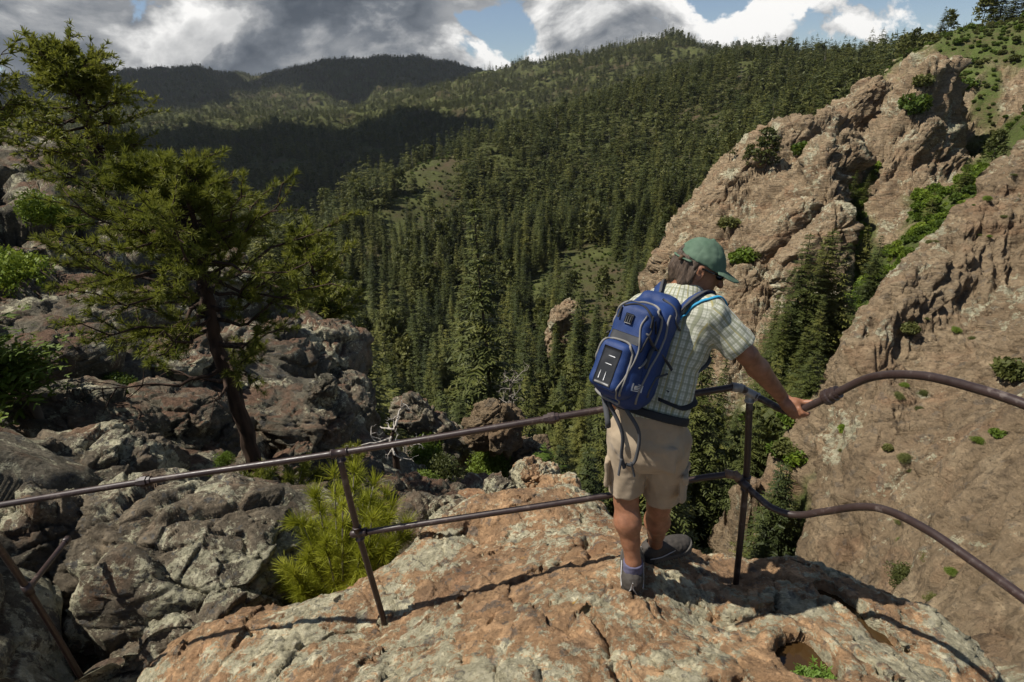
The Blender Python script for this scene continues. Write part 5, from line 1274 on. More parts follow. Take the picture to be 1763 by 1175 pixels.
# hidden left hand, on the straight rail
LG0 = np.array([WL[0], YF, -1.42]); LF = []
lz = np.interp(LG0[0], [TOPL[4][0], TOPL[5][0]], [TOPL[4][2], TOPL[5][2]]); LG0[2] = lz; WL = LG0 + np.array([-.01, -.05, .055])
for i in range(4):
    r_ = .0086; x = LG0[0] - .028 + i * .019
    LF.append(([np.array([x, LG0[1] + math.sin(t) * (RPR + .008), LG0[2] + math.cos(t) * (RPR + .008)]) for t in (0., .9, 1.8, 2.7)], [r_ * 1.1, r_, r_, r_ * .8]))
LTH = [LG0 + np.array([.03, -.03, .02]), LG0 + np.array([.045, -.022, .0]), LG0 + np.array([.04, -.014, -.022]), LG0 + np.array([.03, .0, -.026])]
def f_body(p):
    d = s_ell(p, HD + hu * .012 - hf * .008, [hf, hr, hu], (.098, .078, .105))
    d = smin(d, s_ell(p, HD + hf * .030 - hu * .062, [hf, hr, hu], (.060, .055, .062)), .04)            # jaw
    d = smin(d, s_cap(p, HD + hf * .070 - hu * .108, HD + hf * .060 - hu * .098, .018, .024), .02)      # chin
    d = smin(d, s_cap(p, HD + hf * .092 + hu * .012, HD + hf * .112 - hu * .030, .008, .014), .012)     # nose
    d = smin(d, s_cap(p, HD + hf * .088 - hu * .066 - hr * .015, HD + hf * .088 - hu * .066 + hr * .015, .008, .008), .010)
    for s in (-1, 1):
        ec = HD + hr * (.080 * s) - hf * .006 - hu * .004
        R = [nrm(hf * .9 + hr * .25 * s), nrm(hr * s - hf * .25 * s * s), hu]
        e = s_ell(p, ec, R, (.020, .010, .034)); e = smax(e, -s_ell(p, ec + hr * (.009 * s) + hf * .005, R, (.009, .007, .017)), .005)
        d = smin(d, e, .006)
    d = smin(d, s_cap(p, HD - hf * .020 - hu * .05, NK - ut * .03, .056, .062), .04)
    d = smin(d, s_ecap(p, WA, CH, .13, .150, tff, 1.5), .05); d = smin(d, s_ecap(p, PEL, WA, .13, .13, tff, 1.4), .05)
    d = smin(d, s_cap(p, SL, SR, .055, .055), .05)
    for S, E, W in ((SR, ER, WR), (SL, EL, WL)):
        m = E + (W - E) * .28
        d = smin(d, s_cap(p, S, E, .052, .040), .03); d = smin(d, s_cap(p, E, m, .040, .044), .02); d = smin(d, s_cap(p, m, W, .044, .0265), .015)
    bulge = ER + nrm(np.cross(WR - ER, (0, 1, 0))) * .0
    d = smin(d, hand(p, WR, HC0, HC1, FING, TH), .012)
    d = smin(d, hand(p, WL, LG0 + np.array([-.01, -.02, .035]), LG0 + np.array([.01, -.005, .03]), LF, LTH), .012)
    for H_, K, A in ((LHp, LK, LA), (RHp, RK_, RA)):
        cb = K + (A - K) * .30 - tf * .016; mid = K + (A - K) * .62 - tf * .006
        d = smin(d, s_cap(p, H_, K, .086, .056), .03); d = smin(d, s_cap(p, K, cb, .053, .059), .02); d = smin(d, s_cap(p, cb, mid, .059, .043), .03); d = smin(d, s_cap(p, mid, A, .042, .036), .02)
    d = smin(d, s_cap(p, LA, LA + np.array([.02, .10, -.05]), .034, .028), .02); d = smin(d, s_cap(p, RA, RA + np.array([.10, .03, -.05]), .034, .028), .02)
    return d
skin = NT('skin'); p_ = skin.pos(); n1_ = skin.noise(p_, 25, 4, .6); n2_ = skin.noise(p_, 260, 2, .5)
col_ = skin.ramp(n1_, [(.3, (.17, .075, .040)), (.5, (.24, .108, .058)), (.7, (.30, .14, .08))])
skin.bsdf(col_, .48, skin.bump(n2_, .12, .002), .35, Subsurface__Weight=.06); M_SKIN = skin.m
allj = np.array([HD, SR, SL, ER, WR, LA, RA, GC, PEL, WL, EL])
def person_part(name, fn, lo, hi, h, mat, parent=None, it=2, uvf=None, label=None):
    v, f = sdf_mesh(fn, lo, hi, h); v = relax(v, f, it)
    par = parent if parent is not None else person
    uv = uvf(v) if uvf else None
    me = mesh_np(name, v - PR, f, True, uv=uv, mats=[mat]); o = link(name, me, par)
    if label: o['label'] = label
    return o
lo, hi = allj.min(0) - .18, allj.max(0) + .18
person_part('body', f_body, lo, hi, .0055, M_SKIN, it=1)
# shirt
SCUT = SR + (ER - SR) * .80; su = nrm(ER - SR); SCL = SL + (EL - SL) * .78; sul = nrm(EL - SL)
def wrinkle(p, a, sc, seed=0): return a * noise(p / sc, seed) + a * .5 * noise(p / (sc * .45), seed + 1)
def f_shirt(p):
    d = s_ecap(p, WA - ut * .045, CH - ut * .02, .158, .172, tff, 1.42)
    d = smin(d, s_ecap(p, CH - ut * .03, CH + ut * .045, .165, .10, tff, 1.35), .06)
    d = smin(d, s_cap(p, SL + ut * .01, SR + ut * .0, .066, .066), .07)
    d = smin(d, s_cap(p, CH + ut * .05, NK + ut * .01 - hf * .02, .09, .066), .05)
    for S, E, C, u in ((SR, ER, SCUT, su), (SL, EL, SCL, sul)):
        e = s_cap(p, S, C, .072, .076); e = smax(e, (p - C.astype(np.float32)) @ u.astype(np.float32), .006)
        e = np.maximum(e, -(s_cap(p, C - u * .05, C + u * .05, .055, .072)))
        d = smin(d, e, .035)
    b = WA - ut * .075
    d = smax(d, -(p - b.astype(np.float32)) @ ut.astype(np.float32), .006)
    nk = NK + ut * .035
    d = smax(d, (p - nk.astype(np.float32)) @ nrm(ut * .8 + np.array([0, 0, .4]) - hf * .1).astype(np.float32), .01)
    q = np.c_[p @ tr_.astype(np.float32), p @ tff.astype(np.float32), (p @ ut.astype(np.float32)) * .55].astype(np.float32)
    return d + wrinkle(q, .0085, .075, 2) + .006 * fbm(np.c_[q[:, 0] * 9 + q[:, 2] * 7, q[:, 1] * 9, q[:, 2] * 4], 3, seed=9, ridged=True)
def uv_shirt(v):
    sl = s_cap(v.astype(np.float32), SR + (ER - SR) * .28, ER, .05, .05); to = s_ecap(v.astype(np.float32), WA, CH, .15, .15, tff, 1.4)
    q = v - WA; a = np.arctan2(q @ tr_, -(q @ tff)); uv = np.c_[a * .15, q @ ut]
    s2 = np.cross(su, [0, 1, 0]); s2 /= np.linalg.norm(s2); s3 = np.cross(su, s2); q2 = v - SR
    uv2 = np.c_[np.arctan2(q2 @ s2, q2 @ s3) * .078, q2 @ su + .011]
    return np.where((sl < to - .02)[:, None], uv2, uv)
sh = NT('plaid_cotton'); uvn = sh.n('ShaderNodeUVMap').outputs[0]; sp_ = sh.n('ShaderNodeSeparateXYZ', Vector=uvn)
def stripe(c, per, w0, ph=0.):
    x = sh.math('FRACT', sh.math('ADD', sh.math('DIVIDE', c, per), ph)); return sh.math('LESS_THAN', x, w0)
cu, cv = sp_.outputs[0], sp_.outputs[1]
cc = c3(.45, .45, .37)
cc = sh.mix(sh.math('MULTIPLY', stripe(cu, .030, .32), .8), cc, c3(.20, .21, .13))
cc = sh.mix(sh.math('MULTIPLY', stripe(cv, .034, .28), .6), cc, c3(.21, .22, .15))
cc = sh.mix(sh.math('MULTIPLY', stripe(cu, .0100, .22, .2), .55), cc, c3(.17, .18, .14))
cc = sh.mix(sh.math('MULTIPLY', stripe(cv, .0113, .20, .4), .50), cc, c3(.17, .18, .14))
cc = sh.mix(sh.math('MULTIPLY', stripe(cu, .060, .08, .55), .75), cc, c3(.30, .26, .10))
sh.bsdf(cc, .9, sh.bump(sh.noise(sh.objco(), 420, 3, .6), .25, .001), .15, Sheen__Weight=.15); M_SHIRT = sh.m
person_part('shirt', f_shirt, lo, hi, .0055, M_SHIRT, uvf=uv_shirt)
# collar
def f_collar(p):
    a = NK + ut * .012; q = p - a.astype(np.float32); ax = nrm(ut * .9 + np.array([0, 0, .3]) - hf * .12).astype(np.float32); t = q @ ax; r_ = np.linalg.norm(q - t[:, None] * ax, axis=1)
    d = np.abs(r_ - (.076 + .02 * np.clip(-t / .04, -1, 1))) - .007; return smax(d, np.abs(t) - .027, .008) + wrinkle(p, .004, .05, 6)
person_part('collar', f_collar, NK - .16, NK + .16, .005, M_SHIRT, uvf=uv_shirt)
# shorts
LHM = LHp + (LK - LHp) * .83; RHM = RHp + (RK_ - RHp) * .83
def f_shorts(p):
    d = s_ecap(p, PEL, WA - ut * .035, .158, .150, tff, 1.35)
    d = smin(d, s_ell(p, PEL - tf * .055 - np.array([0, 0, .03]), [trr, tf, [0, 0, 1]], (.155, .10, .12)), .05)
    for H_, M_ in ((LHp, LHM), (RHp, RHM)):
        u = nrm(M_ - H_); e = s_cap(p, H_, M_ + u * .03, .098, .084)
        e = smax(e, (p - M_.astype(np.float32)) @ u.astype(np.float32), .006)
        e = np.maximum(e, -s_cap(p, M_ - u * .04, M_ + u * .08, .062, .079))
        d = smin(d, e, .014)
    d = smax(d, (p - (WA - ut * .03).astype(np.float32)) @ ut.astype(np.float32), .006)
    # rear pocket with its flap, cargo pocket on the thigh
    R1 = [trr, nrm(tf), [0, 0, 1]]
    d = smin(d, s_box(p, PEL + trr * .075 - tf * .132 - np.array([0, 0, .035]), R1, (.060, .012, .062), .008), .006)
    d = smin(d, s_box(p, RHp + (RK_ - RHp) * .52 + trr * .093 - tf * .02, [nrm(tf), trr, [0, 0, 1]], (.070, .014, .072), .008), .008)
    d = smin(d, s_box(p, RHp + (RK_ - RHp) * .38 + trr * .097 - tf * .02, [nrm(tf), trr, [0, 0, 1]], (.074, .014, .022), .006), .004)
    d = smin(d, s_box(p, LHp + (LK - LHp) * .50 - trr * .078 - tf * .02, [nrm(tf), trr, [0, 0, 1]], (.070, .014, .072), .008), .008)
    q = p * np.array([1, 1, .5], np.float32)
    return d + wrinkle(q, .007, .06, 12) + .004 * fbm(np.c_[p[:, 0] * 7, p[:, 1] * 7, p[:, 2] * 16], 3, seed=19, ridged=True)
kh = NT('khaki_cloth'); n_ = kh.noise(kh.objco(), 9, 4, .6); kc = kh.ramp(n_, [(.3, (.26, .20, .135)), (.7, (.34, .27, .19))])
kh.bsdf(kc, .92, kh.bump(kh.noise(kh.objco(), 500, 2, .5), .3, .001), .15, Sheen__Weight=.1); M_KHAKI = kh.m
person_part('shorts', f_shorts, np.array([LK, RK_, PEL, WA]).min(0) - .22, np.array([LK, RK_, PEL, WA]).max(0) + .22, .0055, M_KHAKI)
# belt
def plain(name, col, rough=.8, bump=0., spec=.3, sc=300):
    N = NT(name); o_ = N.objco(); n = N.noise(o_, 14, 4, .6); c = N.mix(N.mrange(n, .3, .7), c3(*[x * .82 for x in col]), c3(*[min(1, x * 1.15) for x in col]))
    N.bsdf(c, rough, N.bump(N.noise(o_, sc, 2, .5), bump, .0015) if bump else None, spec); return N.m
M_BLACK = plain('black_webbing', (.018, .018, .019), .75, .3); M_GREYW = plain('grey_webbing', (.055, .056, .06), .8, .3); M_PIPING = plain('grey_piping', (.19, .18, .165), .8, .3)
M_BLUE = plain('blue_nylon', (.010, .031, .118), .62, .5, .35, 520); M_BLUED = plain('dark_blue_nylon', (.014, .024, .12), .65, .5, .3, 520); M_RUB = plain('black_panel', (.014, .014, .015), .42, .1, .5)
M_CYAN = plain('cyan_strap', (.02, .24, .42), .6, .3); M_WHITE = plain('white_print', (.62, .62, .62), .7)
def f_belt(p):
    b = WA - ut * .048; d = np.abs(s_ecap(p, WA - ut * .2, WA + ut * .1, .161, .161, tff, 1.36)) - .006
    return smax(d, np.abs((p - b.astype(np.float32)) @ ut.astype(np.float32)) - .018, .003)
person_part('belt', f_belt, WA - .25, WA + .25, .005, M_BLACK)
# hair, cap, glasses
CAPB = HD + hu * .030; cu_ = nrm(hu + hf * .10)
def f_hair(p):
    d = s_ell(p, HD + hu * .010 - hf * .018, [hf, hr, hu], (.098, .084, .108))
    d = smin(d, s_cap(p, HD - hf * .075 - hu * .03, HD - hf * .074 - hu * .060, .034, .022), .04)
    for s in (-1, 1): d = smin(d, s_cap(p, HD + hr * .068 * s - hf * .02 - hu * .01, HD + hr * .064 * s - hf * .045 - hu * .065, .022, .018), .03)
    d = smax(d, (p - (HD + hf * .015).astype(np.float32)) @ nrm(hf - hu * .12).astype(np.float32), .01)
    for s in (-1, 1):
        d = smax(d, -s_ell(p, HD + hr * (.086 * s) + hf * .0 - hu * .01, [hf, hr, hu], (.026, .02, .046)), .008)
    op = s_cap(p, HD - hf * .13 + hu * .045, HD - hf * .08 + hu * .052, .022, .022)
    d = smax(d, np.minimum((p - (CAPB + cu_ * .004).astype(np.float32)) @ cu_.astype(np.float32), op), .004)
    st = np.c_[p @ hf.astype(np.float32) * 60, p @ hr.astype(np.float32) * 60, p @ hu.astype(np.float32) * 9]
    return d + .006 * noise(st, 4) + .004 * noise(st * 2, 6)
hm = NT('brown_hair'); hn = hm.noise(hm.mapping(hm.objco(), scale=(60, 60, 9)), 4, 4, .6); hm.bsdf(hm.ramp(hn, [(.3, (.03, .02, .014)), (.6, (.085, .058, .04)), (.8, (.17, .13, .10))]), .6, hm.bump(hn, .6, .004), .3)
person_part('hair', f_hair, HD - .17, HD + .15, .004, hm.m, it=1)
CAPB = HD + hu * .030                                          # plane of the cap's lower edge
cu_ = nrm(hu + hf * .10)
def f_cap(p):
    q = p - (HD + hu * .012).astype(np.float32)
    o = s_ell(p, HD + hu * .022 - hf * .006, [hf, hr, hu], (.106, .087, .110)); i_ = s_ell(p, HD + hu * .022 - hf * .006, [hf, hr, hu], (.088, .069, .092))
    d = smax(o, -i_, .002); d = smax(d, -((p - CAPB.astype(np.float32)) @ cu_.astype(np.float32)), .004)
    # opening above the strap at the back
    d = smax(d, -s_cap(p, HD - hf * .13 + hu * .045, HD - hf * .08 + hu * .052, .024, .024), .003)
    # strap
    # button
    d = np.minimum(d, s_ell(p, HD + hu * .133 - hf * .004, [hf, hr, hu], (.009, .009, .005)))
    s = np.arctan2(q @ hr.astype(np.float32), q @ hf.astype(np.float32)); seam = np.abs(np.sin(s * 3)) ; d = d + .0012 * (seam < .05)
    st = wrinkle(p, .003, .05, 15) + .003 * fbm(np.c_[(q @ hf.astype(np.float32)) * 9, (q @ hr.astype(np.float32)) * 9, (q @ hu.astype(np.float32)) * 26], 2, seed=33)
    d = d + st
    # brim
    c = HD + hf * .118 + hu * .026; t = q @ hf.astype(np.float32); w = q @ hr.astype(np.float32)
    f2 = (t - .085) / .085; el = np.sqrt(np.maximum(0, f2) ** 2 * .95 + (w / .088) ** 2)
    zb = .030 - .16 * np.maximum(t - .085, 0) * 1.6 - 2.6 * w ** 2
    b = np.abs(q @ hu.astype(np.float32) - zb) - .0028; b = smax(b * .8, (el - 1) * .07, .003); b = smax(b, -(t - .060), .004)
    return smin(d, b, .006)
cm = NT('faded_green_cotton'); cn = cm.noise(cm.objco(), 16, 5, .65); cm.bsdf(cm.ramp(cn, [(.3, (.068, .112, .076)), (.7, (.118, .172, .122))]), .9, cm.bump(cm.noise(cm.objco(), 500, 2, .5), .25, .001), .1)
M_CAP = cm.m
cap = person_part('cap', f_cap, HD - .20, HD + .26, .0032, M_CAP, it=2)
B = MB(); an = np.linspace(rad(118), rad(242), 20)
B.tube([HD - PR + hu * .022 - hf * .006 + hf * math.cos(a) * .108 + hr * math.sin(a) * .089 + hu * .006 for a in an], .0105, 8, flat=.35); B.build('cap_strap', M_CAP, cap)
B = MB(); B.box(HD - PR + hr * .060 - hf * .098 + hu * .026, (.016, .010, .022), np.array([hf, hr, hu]).T); B.build('strap_tab', plain('leather_tab', (.09, .05, .025), .6), cap)
B = MB()
for s in (-1, 1):
    B.tube([HD - PR + hf * .088 + hr * s * .012 + hu * .012, HD - PR + hf * .090 + hr * s * .035 + hu * .010, HD - PR + hf * .078 + hr * s * .062 + hu * .010], [.016, .020, .016], 12, flat=.9)
    B.tube([HD - PR + hf * .078 + hr * s * .066 + hu * .014, HD - PR + hf * .03 + hr * s * .084 + hu * .016, HD - PR - hf * .008 + hr * s * .086 + hu * .018], .004, 6)
B.build('sunglasses', plain('dark_lens', (.006, .006, .007), .12, 0, .6), person)
# shoes and socks
def foot(name, A, fd, gz, pitch=0.):
    fd = nrm(np.array([fd[0], fd[1], 0])); fr = np.array([fd[1], -fd[0], 0]); up = np.array([0, 0, 1.0])
    fd = nrm(fd + up * pitch); up = np.cross(fr, fd); up = up if up[2] > 0 else -up
    hl = np.array([A[0], A[1], 0]) * 1.0; hl[2] = gz; hl = hl - fd * .055
    def upper(p):
        d = s_ell(p, hl + fd * .035 + up * .055, [fd, fr, up], (.064, .052, .064)); d = smin(d, s_ell(p, hl + fd * .175 + up * .038, [fd, fr, up], (.108, .056, .048)), .03)
        d = smin(d, s_cap(p, hl + fd * .06 + up * .075, hl + fd * .16 + up * .05, .040, .036), .03)
        d = smax(d, -s_cap(p, hl + fd * .050 + up * .085, hl + fd * .058 + up * .16, .036, .048), .006); d = smax(d, -((p - (hl + up * .018).astype(np.float32)) @ up.astype(np.float32)), .004)
        return d + wrinkle(p, .0025, .02, 3)
    def sole(p):
        q = p - hl.astype(np.float32); t = q @ fd.astype(np.float32); w = q @ fr.astype(np.float32); z = q @ up.astype(np.float32)
        half = .051 + .009 * sstep(.06, .19, t) - .0 * t; e = np.maximum(np.abs(w) - half, np.maximum(-t - .022, t - .275))
        rr = np.hypot(np.maximum(t - .225, 0), w * .9) - .052; e = np.where(t > .225, np.maximum(e, rr), e)
        rh = np.hypot(np.minimum(t - .02, 0), w) - .042; e = np.where(t < .02, np.maximum(e, rh), e)
        toe = .025 * sstep(.2, .28, t)
        return smax(e, np.abs(z - .012 - toe * .6) - (.016 + toe * .5), .006) + .0015 * np.sign(np.sin(t * 420)) * (z < .004)
    sh_ = person_part('shoe', upper, hl - .14, hl + np.array([.33, .33, .22]) if True else 0, .0042, M_SHOE, it=1)
    person_part('sole', sole, hl - .14, hl + np.array([.33, .33, .15]), .0042, M_SOLE, sh_, it=1)
    def sock(p):
        d = np.abs(s_cap(p, A - np.array([0, 0, .05]), A + np.array([0, 0, .005]), .041, .042)) - .005; return smax(d, p[:, 2] - np.float32(A[2] + .006), .006) + wrinkle(p, .002, .015, 8)
    person_part('sock', sock, A - .1, A + .1, .004, M_SOCK, it=1)
    B = MB()                                                    # laces and trim
    for s in (-1, 1):
        B.tube(np.array([hl - fd * .031 + up * .030 + fr * s * .022, hl - fd * .034 + up * .066 + fr * s * .005, hl - fd * .030 + up * .10]) - PR, .0032, 5)
        B.tube(catmull(np.array([hl + fd * .0 + up * .045 + fr * s * .050, hl + fd * .07 + up * .040 + fr * s * .053, hl + fd * .15 + up * .055 + fr * s * .052]), 5) - PR, .0032, 5)
    for k in range(4):
        t = .085 + k * .026; B.tube(catmull(np.array([hl + fd * t + up * (.085 - k * .008) + fr * -.030, hl + fd * t + up * (.108 - k * .010), hl + fd * t + up * (.085 - k * .008) + fr * .030]), 5) - PR, .0028, 5)
    B.build('laces', M_LACE, sh_)
M_SHOE = plain('dark_brown_shoe', (.050, .043, .037), .75, .4, .3, 200); M_SOLE = plain('shoe_sole', (.075, .068, .060), .8); M_SOCK = plain('violet_grey_sock', (.10, .095, .15), .95, .5); M_LACE = plain('grey_lace', (.38, .37, .36), .8)
foot('left', LA, (.22, 1.0), g1[2] + .012, .02); foot('right', RA, (.95, .30), g2[2] + .014, .03)
exec_pack = True
# ---- backpack: worn, so it is built round the back it hangs on
bn = -tff                                                       # outwards from the back
PC = CH * .62 + WA * .38 + bn * .185 - tr_ * .050 - ut * .012
PB = [tr_, bn, nrm(ut + tr_ * .10)]; PB[2] = nrm(PB[2]); PB[0] = nrm(np.cross(PB[1], PB[2])); PB[0] = PB[0] if PB[0] @ tr_ > 0 else -PB[0]
px_, pn_, pu_ = PB
pack = empty('backpack', PR + (PC - PR)); PO = PC
def pk(x, n, u): return PC + px_ * x + pn_ * n + pu_ * u
Rp = [px_, pn_, pu_]
def f_main(p):
    d = s_box(p, pk(0, -.01, -.015), Rp, (.108, .076, .212), .055)
    d = smin(d, s_ell(p, pk(0, .01, -.10), Rp, (.112, .090, .135)), .05); d = smin(d, s_box(p, pk(0, -.055, .19), Rp, (.084, .05, .06), .04), .05)
    q = p - PC.astype(np.float32); return d + wrinkle(p, .005, .07, 22) + .003 * fbm(p * 12, 3, seed=8, ridged=True)
def f_front(p):
    d = s_box(p, pk(-.01, .085, -.005), Rp, (.081, .052, .183), .04); d = smin(d, s_ell(p, pk(-.01, .09, -.11), Rp, (.085, .062, .10)), .04); return d + wrinkle(p, .004, .06, 24)
def f_pocket(p):
    d = s_box(p, pk(-.025, .135, -.085), Rp, (.067, .034, .098), .028); return d + wrinkle(p, .003, .05, 26)
def pack_part(name, fn, mat, c=None, ext=.36, h=.0052, parent=None, label=None):
    v, f = sdf_mesh(fn, PC - ext, PC + ext, h); v = relax(v, f, 2); o = link(name, mesh_np(name, v - PO, f, True, mats=[mat]), parent if parent is not None else pack)
    if label: o['label'] = label
    return o
main = pack_part('main_bag', f_main, M_BLUE); front = pack_part('front_compartment', f_front, M_BLUE); pocket = pack_part('pocket', f_pocket, M_BLUE)
FN = {'m': f_main, 'f': f_front, 'p': f_pocket, 'a': lambda q: np.minimum(np.minimum(f_main(q), f_front(q)), f_pocket(q))}
def on_pack(x, u, fn='a', off=.002, side=None):
    """the point of the bag's surface met when coming in from outside along the bag's depth (or from its side)"""
    x = np.atleast_1d(x).astype(float) * .88; u = np.atleast_1d(u).astype(float)
    n = np.full(len(x), .26)
    for _ in range(45):
        q = (PC + x[:, None] * px_ + n[:, None] * pn_ + u[:, None] * pu_) if side is None else (PC + (n * side)[:, None] * px_ + x[:, None] * pn_ + u[:, None] * pu_)
        n = n - np.clip(FN[fn](q.astype(np.float32)), -.02, .02) * .7
        n = np.maximum(n, -.1)
    n = n + off
    return ((PC + x[:, None] * px_ + n[:, None] * pn_ + u[:, None] * pu_) if side is None else (PC + (n * side)[:, None] * px_ + x[:, None] * pn_ + u[:, None] * pu_)) - PO
def line(name, pts, r, mat, fn='a', flat=None, side=None, parent=None, off=.002, smooth=6):
    c = catmull(np.array(pts, float), smooth); w = on_pack(c[:, 0], c[:, 1], fn, off, side); B = MB(); B.tube(w, r, 8, flat=flat); return B.build(name, mat, parent or pack)
# grey piping round pocket, compartment and top
line('piping', [(.052, -.185), (.058, -.10), (.050, -.02), (.02, .015), (-.03, .020), (-.08, .010), (-.10, -.03), (-.108, -.10)], .0046, M_PIPING, parent=pocket)
line('piping', [(.085, -.06), (.094, .06), (.088, .14), (.05, .180), (0, .190), (-.05, .180), (-.095, .13), (-.105, .06)], .0050, M_PIPING, parent=front)
line('piping', [(.10, -.20), (.112, -.05), (.118, .08), (.105, .17)], .0045, M_PIPING, parent=front)
line('piping', [(.132, -.16), (.140, 0), (.130, .12), (.10, .20), (.03, .225)], .0045, M_GREYW, parent=main)
line('piping', [(.03, -.225), (.045, -.15), (.065, -.05), (.062, .02), (.04, .09), (.05, .14)], .0035, M_PIPING, parent=front)
line('piping', [(-.115, -.205), (-.05, -.222), (.03, -.226)], .0060, M_PIPING, parent=pocket)
line('zip', [(.070, .0), (.078, .08), (.070, .135), (.03, .165), (-.02, .170), (-.07, .15)], .0045, M_BLACK, parent=front, off=.0)
def patch(name, x0, x1, u0, u1, mat, parent, fn='a', off=.003, nx=10, nu=12, skew=0.):
    X, U = np.meshgrid(np.linspace(x0, x1, nx), np.linspace(u0, u1, nu), indexing='ij'); w = on_pack((X + skew * (U - u0)).ravel(), U.ravel(), fn, off)
    f = grid_faces(nx, nu); m = nx * nu; w2 = w - pn_ * .004
    edge = np.r_[np.arange(nu), (np.arange(1, nx)) * nu + nu - 1, (nx - 1) * nu + np.arange(nu - 2, -1, -1), np.arange(nx - 2, 0, -1) * nu]
    e2 = np.roll(edge, -1); sf = np.c_[edge, edge + m, e2 + m, e2]
    o = link(name, mesh_np(name, np.r_[w, w2], [np.r_[f, f[:, ::-1] + m, sf]], True, mats=[mat]), parent); return o
pan = patch('rubber_panel', -.072, .012, -.165, -.015, M_RUB, pocket)
for (x0, x1, u0, u1) in ((-.038, -.006, -.050, -.047), (-.042, -.010, -.082, -.079), (-.052, -.049, -.145, -.112), (-.026, -.023, -.148, -.112)): patch('white_mark', x0, x1, u0, u1, M_WHITE, pan if False else pocket, off=.0055, nx=4, nu=4)
patch('grey_band', -.085, .055, .020, .052, M_GREYW, front, off=.002)
patch('lash_tab', -.040, -.004, .088, .128, M_RUB, front, off=.008)
for k in range(3): patch('lash_rib', -.034 + k * .010, -.030 + k * .010, .094, .122, M_GREYW, front, off=.012, nx=3, nu=4)
# small square print low on the side of the bag
lx0, lu0 = .088, -.150
for (x0, x1, u0, u1) in ((0, .024, 0, .003), (0, .024, .027, .030), (0, .003, 0, .030), (.021, .024, 0, .030), (.006, .018, .020, .023), (.006, .018, .0135, .0165), (.006, .018, .007, .010), (.006, .009, .007, .023)): patch('white_print', lx0 + x0, lx0 + x1, lu0 + u0, lu0 + u1, M_WHITE, main, off=.004, nx=3, nu=3)
# compression strap with buckle, on the right flank
def strap(name, pts, w, mat, parent, flat=.22):
    c = catmull(np.array(pts, float), 8) - PO; B = MB(); B.tube(c, w, 8, flat=flat); return B.build(name, mat, parent)
cs = [on_pack([.070], [.075], 'a', .004)[0] + PO, on_pack([.095], [.035], 'a', .006)[0] + PO, on_pack([.132], [-.002], 'a', .006)[0] + PO, pk(.152, -.03, -.03)]
strap('strap', cs, .014, M_GREYW, pack)
bu = (cs[1] + cs[2]) / 2 + pn_ * .008; B = MB(); B.box(bu - PO, (.050, .014, .034), np.array([nrm(cs[2] - cs[1]), pn_, np.cross(nrm(cs[2] - cs[1]), pn_)]).T); B.build('buckle', M_RUB, pack)
strap('strap', [cs[1], cs[1] + pn_ * .012 - pu_ * .03, cs[1] + pn_ * .010 - pu_ * .09], .009, M_GREYW, pack)
strap('strap', [on_pack([-.10], [.06], 'a', .004)[0] + PO, on_pack([-.135], [.045], 'a', .006)[0] + PO, pk(-.165, -.03, .03)], .013, M_GREYW, pack)
for k, (x, u) in enumerate(((.072, .145), (.082, .13), (-.075, .145))): strap('zip_pull', [on_pack([x], [u], 'a', .006)[0] + PO, on_pack([x + .004], [u - .045], 'a', .010)[0] + PO], .0045, M_BLACK, front, .7)
# shoulder straps over the shirt, cyan drinking tube, hip belt, hanging webbing
def on_shirt(p, c, off):
    p = np.asarray(p, float).copy(); d = p - c; L = np.linalg.norm(d, axis=1)[:, None]; d = d / L; t = np.full(len(p), .35)
    for _ in range(50): t = t - np.clip(f_shirt((c + d * t[:, None]).astype(np.float32)), -.02, .02) * .8
    return c + d * (t + off)[:, None]
ctr = CH - ut * .0
for s in (1, -1):
    sp = SR if s > 0 else SL
    raw = [pk(.075 * s, -.08, .20), ctr + tr_ * (.085 * s) - tff * .11 + ut * .12, ctr + tr_ * (.105 * s) + ut * .16, ctr + tr_ * (.120 * s) + tff * .10 + ut * .08, ctr + tr_ * (.125 * s) + tff * .13 - ut * .06]
    c = catmull(np.array(raw), 8); c[4:] = on_shirt(c[4:], ctr - ut * .01, .006); B = MB(); B.tube(c - PO, .034, 10, flat=.20); B.build('shoulder_strap', M_BLUE, pack)
    B = MB(); B.tube(c - PO + np.array([0, 0, .002]), .038, 10, flat=.12); B.build('strap_edge', M_GREYW, pack)
    raw = [ctr + tr_ * (.125 * s) + tff * .13 - ut * .06, ctr + tr_ * (.165 * s) + tff * .03 - ut * .13, pk(.14 * s, -.09, -.12)]
    c = catmull(np.array(raw), 8); c[:10] = on_shirt(c[:10], ctr - ut * .10, .005); B = MB(); B.tube(c - PO, .011, 8, flat=.3); B.build('strap', M_GREYW, pack)
tb = np.array([pk(.10, -.06, .17), Y(1185, 528, 2.12), Y(1206, 519, 2.12), Y(1230, 522, 2.14), Y(1250, 535, 2.18)]); c = catmull(tb, 8); c[3:] = on_shirt(c[3:], SR * .75 + CH * .25, .005); B = MB(); B.tube(c - PO, .0062, 8, flat=.6); B.build('drinking_tube', M_CYAN, pack, smooth=True)
hb = [pk(.13, -.06, -.16), WA + tr_ * .17 - tff * .06 + ut * .01, WA + tr_ * .19 + tff * .03 + ut * .06, WA + tr_ * .14 + tff * .12 + ut * .09]
c = catmull(np.array(hb), 8); c[6:] = on_shirt(c[6:], WA + ut * .02, .006); B = MB(); B.tube(c - PO, .016, 8, flat=.25); B.build('hip_belt', M_BLACK, pack)
strap('webbing', [pk(-.02, .05, -.235), Y(1071, 745, 1.97), Y(1070, 785, 1.965), Y(1075, 806, 1.96)], .010, M_GREYW, pack, .6)
strap('webbing', [pk(.05, .03, -.235), Y(1100, 745, 1.965), Y(1096, 785, 1.96), Y(1088, 800, 1.955), Y(1078, 800, 1.955)], .012, M_GREYW, pack, .6)
